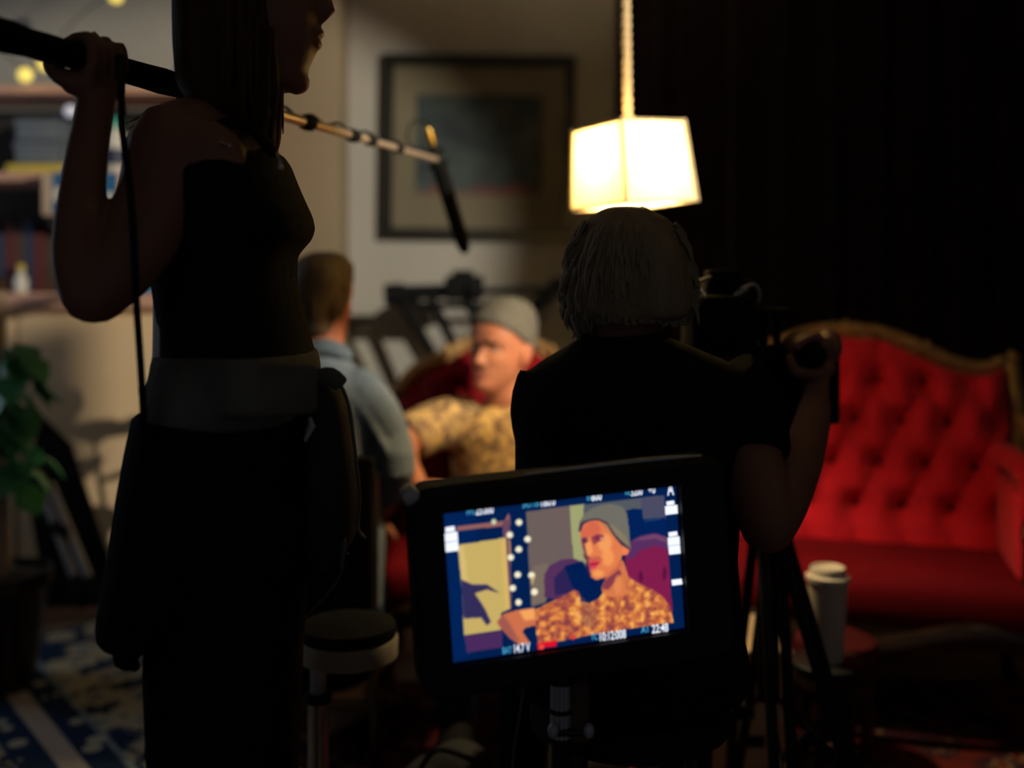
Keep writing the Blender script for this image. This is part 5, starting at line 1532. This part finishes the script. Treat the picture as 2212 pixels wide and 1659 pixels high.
# picture shown on the screen: colours per grid vertex, painted with polygons
scr = np.array([[957, 1108], [1460, 1050], [1478, 1355], [980, 1432]], float)
uvc = np.array([[0, 1], [1, 1], [1, 0], [0, 0]], float)
A_ = []; b_ = []
for (X, Y_), (U, V) in zip(scr, uvc):
    A_ += [[X, Y_, 1, 0, 0, 0, -U * X, -U * Y_], [0, 0, 0, X, Y_, 1, -V * X, -V * Y_]]; b_ += [U, V]
hm_ = np.append(np.linalg.solve(np.array(A_), np.array(b_)), 1).reshape(3, 3)
hinv = np.linalg.inv(hm_)


def uv(zx, zy):
    p = hm_ @ np.array([850 + zx / 3.16, 970 + zy / 3.16, 1.0]); return p[0] / p[2], p[1] / p[2]


GX, GY = 380, 230
gu, gv = np.meshgrid(np.linspace(0, 1, GX + 1), np.linspace(0, 1, GY + 1), indexing='ij')
pp_ = hinv @ np.stack([gu.ravel(), gv.ravel(), np.ones(gu.size)])
ZX = ((pp_[0] / pp_[2] - 850) * 3.16).reshape(gu.shape)
ZY = ((pp_[1] / pp_[2] - 970) * 3.16).reshape(gu.shape)
img = np.zeros((GX + 1, GY + 1, 3)); img[:] = (0, 30, 78)


def inside(poly):
    m = np.zeros(ZX.shape, bool); n = len(poly)
    for i in range(n):
        x1_, y1_ = poly[i]; x2_, y2_ = poly[(i + 1) % n]
        c_ = ((y1_ > ZY) != (y2_ > ZY)) & (ZX < (x2_ - x1_) * (ZY - y1_) / (y2_ - y1_ + 1e-9) + x1_)
        m ^= c_
    return m


def soft(m, n=1):
    f = m.astype(float)
    for _ in range(n):
        g = np.pad(f, 1, mode='edge')
        f = (g[:-2, 1:-1] + g[2:, 1:-1] + g[1:-1, :-2] + g[1:-1, 2:] + 2 * g[1:-1, 1:-1]) / 6
    return f


def paint(poly, col, n=1, op=1.0):
    k = soft(inside(poly), n)[..., None] * op
    img[:] = img * (1 - k) + np.array(col, float) * k


def disc(x, y, r, col, n=1, op=1.0, ry=None):
    k = soft(((ZX - x) / r) ** 2 + ((ZY - y) / (ry or r)) ** 2 < 1, n)[..., None] * op
    img[:] = img * (1 - k) + np.array(col, float) * k


def lut(x, xs, ys): return np.interp(x, xs, ys)


vn = np.zeros(ZX.shape)
rng = np.random.default_rng(4)
for s_, a_ in ((34, 1.0), (17, .6)):
    gx_, gy_ = int(2200 / s_) + 3, int(1600 / s_) + 3
    g = rng.random((gx_, gy_))
    fx, fy = np.clip(ZX, 0, 2199) / s_, np.clip(ZY, 0, 1599) / s_
    ix, iy = fx.astype(int), fy.astype(int); tx, ty = fx - ix, fy - iy
    tx, ty = tx * tx * (3 - 2 * tx), ty * ty * (3 - 2 * ty)
    vn += a_ * ((g[ix, iy] * (1 - tx) + g[ix + 1, iy] * tx) * (1 - ty) + (g[ix, iy + 1] * (1 - tx) + g[ix + 1, iy + 1] * tx) * ty)
vn = (vn - vn.min()) / (vn.max() - vn.min())

paint([(340, 440), (560, 430), (560, 1390), (415, 1450)], (0, 36, 92), 6, .7)
paint([(905, 425), (1215, 385), (1240, 800), (1050, 1000), (1040, 1050), (945, 1075)], (108, 94, 90))
paint([(960, 800), (1060, 780), (1050, 1040), (945, 1075)], (125, 112, 95), 6, .7)
paint([(1205, 388), (1310, 376), (1320, 800), (1235, 770), (1215, 560)], (160, 162, 112))
paint([(1300, 378), (1845, 318), (1862, 480), (1600, 500), (1560, 700), (1300, 600)], (84, 88, 96), 2)
paint([(1690, 340), (1850, 320), (1860, 470), (1700, 480)], (72, 72, 100), 5, .8)
paint([(1580, 425), (1640, 408), (1700, 412), (1706, 480), (1855, 468), (1880, 640), (1620, 700)], (0, 32, 88))
paint([(1715, 488), (1830, 470), (1835, 480), (1720, 500)], (30, 60, 105))
paint([(425, 528), (760, 486), (782, 440), (792, 440), (800, 520), (430, 556)], (150, 96, 92))
paint([(745, 500), (795, 470), (812, 1088), (782, 1092), (745, 560)], (105, 70, 92))
paint([(785, 620), (800, 620), (806, 720), (792, 720)], (185, 135, 95), 2)
paint([(436, 655), (765, 603), (798, 1092), (735, 1120), (742, 1235), (482, 1275), (470, 960)], (200, 174, 100))
paint([(440, 660), (480, 655), (510, 940), (470, 960)], (218, 188, 118), 4, .8)
paint([(735, 640), (765, 605), (796, 1085), (765, 1090)], (222, 182, 100), 3, .7)
paint([(460, 890), (540, 925), (640, 925), (730, 985), (640, 958), (555, 985), (620, 1080), (668, 1180), (640, 1205), (600, 1150), (480, 1158), (468, 970)], (50, 44, 88), 2)
paint([(484, 1276), (745, 1238), (748, 1352), (506, 1392)], (74, 42, 92))
# armchair behind on the left
paint([(1035, 1010), (1032, 860), (1070, 795), (1150, 755), (1235, 748), (1310, 780), (1345, 880), (1420, 950), (1300, 1050), (1230, 970), (1120, 1030)], (84, 48, 90), 2)
paint([(1105, 1000), (1100, 880), (1180, 800), (1300, 790), (1420, 930), (1345, 1045), (1260, 970)], (44, 34, 84), 2)
paint([(1170, 800), (1290, 765), (1345, 870), (1440, 940), (1400, 1040), (1330, 1050), (1280, 1000), (1220, 930)], (0, 28, 80), 3)
# red chair on the right
paint([(1585, 720), (1612, 640), (1690, 594), (1790, 578), (1868, 604), (1905, 1120), (1860, 1060), (1760, 960), (1640, 900), (1580, 860)], (128, 28, 76), 2)
paint([(1590, 730), (1612, 640), (1690, 594), (1790, 578), (1868, 604), (1876, 690), (1800, 660), (1690, 690), (1620, 760)], (84, 48, 98), 5, .9)
paint([(1625, 628), (1700, 598), (1790, 582), (1866, 606), (1868, 645), (1790, 612), (1700, 622)], (122, 78, 108), 3, .7)
disc(1690, 870, 14, (80, 12, 60), 3, .8, 40); disc(1850, 850, 14, (85, 12, 60), 3, .8, 46)
# skin
paint([(1520, 780), (1570, 760), (1605, 870), (1640, 990), (1560, 1040), (1440, 1010), (1420, 950), (1450, 880)], (212, 120, 72))
paint([(1440, 900), (1540, 820), (1560, 850), (1470, 960), (1425, 955)], (120, 48, 74), 4, .85)
disc(1535, 930, 26, (232, 140, 82), 6, .8, 70); disc(1590, 920, 10, (150, 75, 55), 3, .6, 40)
FACE = [(1276, 560), (1300, 510), (1345, 482), (1410, 476), (1465, 505), (1530, 590), (1560, 650), (1612, 690), (1600, 722), (1562, 726), (1552, 800), (1505, 850), (1435, 882), (1385, 894), (1350, 872), (1335, 810), (1312, 735), (1284, 640)]
paint(FACE, (226, 124, 76))
paint([(1280, 560), (1345, 490), (1400, 500), (1420, 560), (1340, 600), (1285, 610)], (212, 98, 74), 6, .8)
disc(1445, 640, 48, (246, 160, 94), 12, .9, 62); disc(1465, 740, 42, (250, 160, 90), 12, .8, 60); disc(1400, 850, 38, (248, 162, 88), 8, .9, 24)
paint([(1312, 640), (1350, 630), (1365, 700), (1345, 730), (1312, 715)], (248, 158, 92), 4, .9)
paint([(1284, 610), (1322, 605), (1330, 632), (1300, 650), (1286, 645)], (76, 36, 76), 3, .9)
paint([(1352, 600), (1395, 578), (1440, 588), (1432, 620), (1390, 640), (1372, 655), (1358, 630)], (138, 52, 74), 3, .9)
disc(1424, 612, 9, (250, 200, 170), 2, .8); disc(1392, 608, 10, (90, 30, 66), 2, .9)
paint([(1292, 712), (1318, 730), (1352, 742), (1340, 760), (1310, 750)], (92, 34, 70), 3, .8)
paint([(1312, 752), (1350, 742), (1400, 730), (1440, 762), (1392, 762), (1330, 778)], (190, 92, 70), 3, .8)
paint([(1326, 770), (1370, 756), (1425, 768), (1395, 782), (1345, 792)], (214, 74, 76), 2)
paint([(1336, 786), (1395, 776), (1420, 772), (1385, 796), (1345, 800)], (165, 16, 58), 2)
paint([(1338, 800), (1388, 792), (1400, 796), (1370, 820), (1345, 822)], (212, 62, 92), 2)
paint([(1290, 650), (1312, 735), (1340, 860), (1356, 880), (1340, 800), (1326, 740), (1306, 650)], (70, 32, 74), 4, .8)
paint([(1530, 800), (1556, 740), (1556, 800), (1505, 850), (1440, 882)], (188, 88, 70), 6, .7)
disc(1585, 690, 22, (246, 128, 84), 4, .9, 28)
# beanie
paint([(1264, 560), (1272, 500), (1300, 450), (1350, 408), (1420, 384), (1490, 376), (1560, 392), (1596, 440), (1612, 560), (1622, 690), (1560, 650), (1512, 594), (1462, 512), (1405, 484), (1345, 486), (1300, 512), (1278, 562)], (112, 110, 100))
paint([(1420, 500), (1500, 520), (1590, 600), (1620, 685), (1560, 650), (1500, 580)], (140, 128, 98), 6, .8)
paint([(1264, 560), (1280, 500), (1340, 478), (1405, 474), (1462, 500), (1520, 590), (1620, 682), (1622, 695), (1555, 655), (1505, 594), (1460, 516), (1400, 488), (1345, 490), (1300, 514), (1280, 566)], (70, 46, 70), 1, .9)
# shirt and arm
SHIRT = [(962, 1102), (1060, 1050), (1150, 1010), (1228, 962), (1268, 972), (1282, 1040), (1340, 1052), (1400, 1020), (1440, 970), (1500, 1010), (1580, 990), (1605, 872), (1680, 920), (1770, 958), (1840, 1008), (1890, 1080), (1912, 1182), (1700, 1212), (1300, 1278), (1130, 1312), (990, 1338), (972, 1200)]
k_ = soft(inside(SHIRT), 1)[..., None]
sc_col = np.stack([lut(vn, [0, .3, .5, .7, 1], c) for c in ((110, 160, 200, 232, 255), (52, 78, 108, 150, 200), (74, 66, 62, 74, 105))], -1)
img[:] = img * (1 - k_) + sc_col * k_
paint([(1280, 1040), (1340, 1052), (1400, 1120), (1380, 1220), (1290, 1200)], (110, 62, 72), 10, .45)
paint([(1580, 880), (1610, 872), (1650, 960), (1560, 1020), (1450, 1000), (1440, 972), (1540, 985)], (224, 128, 76), 6, .6)
paint([(710, 1180), (750, 1128), (850, 1098), (968, 1082), (976, 1205), (905, 1218), (884, 1246), (936, 1322), (870, 1338), (800, 1292), (735, 1222)], (206, 112, 74))
paint([(860, 1105), (968, 1085), (974, 1160), (900, 1170)], (250, 172, 96), 8, .9)
paint([(710, 1180), (750, 1130), (790, 1180), (870, 1320), (800, 1292), (735, 1222)], (134, 72, 82), 6, .6)
# bulbs
for x, y in ((858, 500), (795, 585), (917, 615), (857, 685), (803, 740), (850, 858), (945, 862), (965, 975), (817, 950), (857, 1047)): disc(x, y, 23, (250, 240, 205), 2)
disc(685, 495, 19, (200, 215, 170), 2)
paint([(938, 870), (968, 870), (955, 925), (945, 925)], (215, 185, 130), 3, .8)
# red record mark and scale marks
paint([(985, 1330), (1020, 1320), (1118, 1304), (1116, 1348), (1040, 1352), (1010, 1378), (990, 1372)], (226, 14, 42), 2)
disc(1015, 1350, 18, (240, 80, 60), 3); disc(1228, 1284, 16, (235, 60, 55), 3)
me = bpy.data.meshes.new('screen')
vv = np.stack([(gu - .5) * SW, np.zeros_like(gu), (gv - .5) * SH], -1).reshape(-1, 3)
idx = np.arange((GX + 1) * (GY + 1)).reshape(GX + 1, GY + 1)
ff = np.stack([idx[:-1, :-1], idx[1:, :-1], idx[1:, 1:], idx[:-1, 1:]], -1).reshape(-1, 4)
me.from_pydata(vv.tolist(), [], ff.tolist())
at_ = me.color_attributes.new('picture', 'FLOAT_COLOR', 'POINT')
s_ = np.clip(img.reshape(-1, 3) / 255.0, 0, 1)
lin = np.where(s_ <= .04045, s_ / 12.92, ((s_ + .055) / 1.055) ** 2.4)
at_.data.foreach_set('color', np.concatenate([lin, np.ones((len(lin), 1))], 1).ravel().astype(np.float32))
sm, nt, bsd = node_mat('screen_picture')
ca_ = nt.nodes.new('ShaderNodeVertexColor'); ca_.layer_name = 'picture'
bsd.inputs['Base Color'].default_value = (.004, .004, .005, 1)
bsd.inputs['Roughness'].default_value = .3
bsd.inputs['Specular IOR Level'].default_value = .2
nt.links.new(ca_.outputs[0], bsd.inputs['Emission Color']); bsd.inputs['Emission Strength'].default_value = 1.0
me.materials.append(sm)
so_ = bpy.data.objects.new('screen', me); COL.objects.link(so_); so_.parent = mo; WM[so_.name] = WM[mo.name]
so_.location = (0, -.0005, 0)


def spos(zx, zy):
    u_, v_ = uv(zx, zy); return Vector(((u_ - .5) * SW, -.0016, (v_ - .5) * SH))


def text(s, x0, y0, x1, y1, m, hgt):
    """print a word on the screen between two baseline points"""
    cu = bpy.data.curves.new('t', 'FONT'); cu.body = s; cu.size = 1; cu.offset = .012
    o = bpy.data.objects.new('t', cu); COL.objects.link(o)
    dg = bpy.context.evaluated_depsgraph_get()
    tm = bpy.data.meshes.new_from_object(o.evaluated_get(dg))
    bpy.data.objects.remove(o)
    co_ = np.array([v.co[:] for v in tm.vertices]); mn, mx = co_.min(0), co_.max(0)
    a_, b2 = spos(x0, y0), spos(x1, y1)
    ex = (b2 - a_); ez = Vector((-ex.z, 0, ex.x)).normalized() * hgt
    for v in tm.vertices:
        tx_, ty_ = (v.co.x - mn[0]) / (mx[0] - mn[0]), (v.co.y - mn[1]) / (mx[1] - mn[1])
        v.co = a_ + ex * tx_ + ez * ty_
    tm.materials.clear(); tm.materials.append(MATS[m]); tm.name = 'screen_text'
    o = bpy.data.objects.new('screen_text', tm); COL.objects.link(o); o.parent = so_
    return o


TH = .0085
for a_ in (('FPS', 498, 448, 550, 442, 'screen_cyan', TH), ('25.000', 560, 448, 682, 434, 'screen_white', TH * 1.35),
           ('SHUTTER', 880, 402, 1000, 388, 'screen_cyan', TH), ('180.0', 1010, 392, 1106, 380, 'screen_white', TH * 1.35),
           ('EI', 1322, 350, 1345, 347, 'screen_cyan', TH), ('800', 1352, 354, 1422, 346, 'screen_white', TH * 1.35),
           ('WB', 1578, 318, 1615, 313, 'screen_cyan', TH), ('3200', 1622, 322, 1700, 312, 'screen_white', TH * 1.3), ('+0', 1740, 306, 1786, 301, 'screen_white', TH * 1.3),
           ('A', 1868, 318, 1912, 314, 'screen_white', .0175),
           ('BAT', 748, 1396, 810, 1388, 'screen_cyan', TH), ('14.7 V', 828, 1390, 936, 1375, 'screen_white', TH * 1.35),
           ('TC', 1350, 1302, 1395, 1296, 'screen_cyan', TH), ('10:12:008', 1410, 1308, 1586, 1284, 'screen_white', TH * 1.35),
           ('A1', 1688, 1252, 1735, 1246, 'screen_cyan', TH), ('22:48', 1762, 1254, 1872, 1240, 'screen_white', TH * 1.35)):
    text(*a_)
# level bars on both edges
for pts in (((350, 532), (412, 522), (416, 556), (352, 566)), ((338, 575), (432, 560), (438, 622), (340, 634)), ((340, 640), (438, 626), (442, 690), (345, 702)),
            ((1862, 360), (1912, 352), (1916, 378), (1864, 386)), ((1852, 392), (1934, 382), (1938, 440), (1856, 450)),
            ((1875, 570), (1932, 562), (1936, 590), (1878, 600)), ((1870, 606), (1948, 596), (1952, 650), (1872, 660)), ((1874, 664), (1952, 654), (1956, 712), (1880, 720)),
            ((1895, 892), (1962, 884), (1968, 920), (1900, 930))):
    bm = bmnew(); bm.faces.new([bm.verts.new(spos(*p)) for p in pts])
    r_ = bmesh.ops.extrude_face_region(bm, geom=bm.faces[:])
    bmesh.ops.translate(bm, vec=(0, .0006, 0), verts=[v for v in r_['geom'] if isinstance(v, bmesh.types.BMVert)])
    obj('level_bar', bm, 'screen_white', so_, world=False, flat=True)

# ------------------------------------------------------------------ monitor stand
sxm, sym = MC.x + .005, 1.50
ms = thing('monitor_stand', 'black stand with ribbed post and knobs carrying the field monitor', 'stand', (sxm, sym, 0))
bm = bmnew(); box(bm, (MC.x + .012, 1.475, MC.z - .02), (.10, .04, .10), bevel=.008); tube(bm, [(sxm, sym, .60), (sxm + .004, sym - .01, MC.z - .03)], .02, seg=12); obj('mount_bracket', bm, 'black_plastic', ms)
pz0, pz1 = P(0, 1590, sym).z, P(0, 1462, sym).z
rx_ = P(1212, 0, sym).x
bm = bmnew()
for k in range(12):
    a_ = 2 * PI * k / 12; cyl(bm, (rx_ + .0125 * math.cos(a_), sym + .0125 * math.sin(a_), pz0), (rx_ + .0115 * math.cos(a_), sym + .0115 * math.sin(a_), pz1), .0036, 8)
cyl(bm, (rx_, sym, pz0), (rx_, sym, pz1), .011, 12); obj('ribbed_post', bm, 'alu', ms)
bm = bmnew(); cyl(bm, (rx_, sym, .0), (rx_, sym, pz0 + .004), .014, 14); cyl(bm, (rx_, sym, pz1 - .002), (rx_, sym, .64), .017, 14); obj('post', bm, 'black_plastic', ms)
bm = bmnew(); cyl(bm, (rx_, sym, pz1 - .008), (rx_, sym, pz1 + .004), .018, 16); obj('collar', bm, 'dark_metal', ms)
bm = bmnew(); cyl(bm, (rx_, sym, pz0 + .034), (rx_, sym, pz0 + .04), .0165, 16); obj('collar', bm, 'dark_metal', ms)
for x in (1195, 1272):
    bm = bmnew(); ball(bm, P(x, 1578, sym - .02), (.008, .008, .011), u=12, v=8); obj('knob', bm, 'alu', ms)
bm = bmnew(); tube(bm, [P(1196, 1582, sym - .012), P(1272, 1582, sym - .012)], .006, seg=8); obj('knob_axle', bm, 'dark_metal', ms)
bm = bmnew(); box(bm, P(1252, 1530, sym), (.025, .03, .085), bevel=.004); obj('bracket_plate', bm, 'book_brown', ms)
for k in range(3):
    a_ = -PI / 2 + k * 2 * PI / 3
    bm = bmnew(); tube(bm, [(rx_, sym, .34), (rx_ + .28 * math.cos(a_), sym + .28 * math.sin(a_), .018)], [.013, .011], seg=10); obj('leg', bm, 'black_plastic', ms)
    bm = bmnew(); ball(bm, (rx_ + .28 * math.cos(a_), sym + .28 * math.sin(a_), .016), .016, u=10, v=7); obj('foot', bm, 'black_rubber', ms)
bm = bmnew(); tube(bm, [P(1132, 1478, 1.52), P(1120, 1560, 1.53), P(1108, 1640, 1.55), P(1100, 1800, 1.58)], .0022, seg=6, samples=4); obj('power_lead', bm, 'bag_piping', ms)

# ------------------------------------------------------------------ film spotlight that lights the set (outside the frame)
fx = thing('film_spotlight', 'black film spotlight with barn doors on a stand outside the frame', 'light', (KEY.x + .12, KEY.y - .06, 0))
dr = (KEY_AT - KEY).normalized(); QM = Matrix.Translation(KEY) @ dr.to_track_quat('Z', 'Y').to_matrix().to_4x4()
bm = bmnew()
n_ = 24
pr = [(.10, -.03), (.11, -.03), (.115, -.05), (.115, -.28), (.09, -.32), (.0, -.33)]
rings = [[bm.verts.new(QM @ Vector((r * math.cos(2 * PI * k / n_), r * math.sin(2 * PI * k / n_), z))) for k in range(n_)] for r, z in pr]
for A, B in zip(rings, rings[1:]):
    for k in range(n_): bm.faces.new((A[k], A[(k + 1) % n_], B[(k + 1) % n_], B[k]))
obj('lamp_housing', bm, 'black_plastic', fx)
bm = bmnew(); lathe(bm, [(.0, -.06), (.10, -.06), (.10, -.05), (.06, -.043), (.0, -.04)], M=QM, seg=n_); obj('fresnel_lens', bm, 'lens_glow', fx)
for k in range(4):
    a_ = k * PI / 2; M_ = QM @ Matrix.Rotation(a_, 4, 'Z')
    bm = bmnew(); box(bm, (0, 0, 0), (.20, .003, .16)); bmesh.ops.transform(bm, matrix=M_ @ Matrix.Translation((0, .15, .04)) @ Matrix.Rotation(-.7, 4, 'X'), verts=bm.verts); obj('barn_door', bm, 'black_plastic', fx, flat=True)
sb_ = KEY - dr * .18
bm = bmnew(); tube(bm, [sb_ + Vector((0, 0, -.13)), sb_ + Vector((0, 0, -.20))], .02, seg=10); obj('yoke', bm, 'dark_metal', fx)
bm = bmnew(); cyl(bm, (sb_.x, sb_.y, .1), (sb_.x, sb_.y, sb_.z - .19), .016, 12); obj('stand_pole', bm, 'dark_metal', fx)
for k in range(3):
    a_ = k * 2 * PI / 3
    bm = bmnew(); tube(bm, [(sb_.x, sb_.y, .45), (sb_.x + .4 * math.cos(a_), sb_.y + .4 * math.sin(a_), .02)], .012, seg=8); obj('stand_leg', bm, 'dark_metal', fx)
# small unseen flag, added to shade one end of the beam
ff_ = thing('finger_flag', 'small black finger flag on a thin stand added off frame to cut the film spotlight', 'flag', (1.25, 1.27, 0))
azs = [math.radians(a) for a in (26, 39.3)]
bm = bmnew()
qs = [Vector((KEY.x - .6 * math.cos(a), KEY.y + .6 * math.sin(a), z)) for a in azs for z in (1.82, 1.897)]
nn = Vector((math.cos(azs[0]), -math.sin(azs[0]), 0)) * .004
A = [bm.verts.new(qs[k]) for k in (0, 2, 3, 1)]; B = [bm.verts.new(qs[k] + nn) for k in (0, 2, 3, 1)]
bm.faces.new(A); bm.faces.new(B[::-1])
for k in range(4): bm.faces.new((A[k], A[k - 1], B[k - 1], B[k]))
obj('cloth', bm, 'black_fabric', ff_, flat=True)
fb_ = qs[0] + nn
bm = bmnew(); cyl(bm, (fb_.x, fb_.y, .02), (fb_.x, fb_.y, 1.97), .006, 10); obj('pole', bm, 'dark_metal', ff_)
for k in range(3):
    a_ = k * 2 * PI / 3
    bm = bmnew(); tube(bm, [(fb_.x, fb_.y, .2), (fb_.x + .2 * math.cos(a_), fb_.y + .2 * math.sin(a_), .012)], .008, seg=8); obj('leg', bm, 'dark_metal', ff_)
bpy.context.view_layer.update()
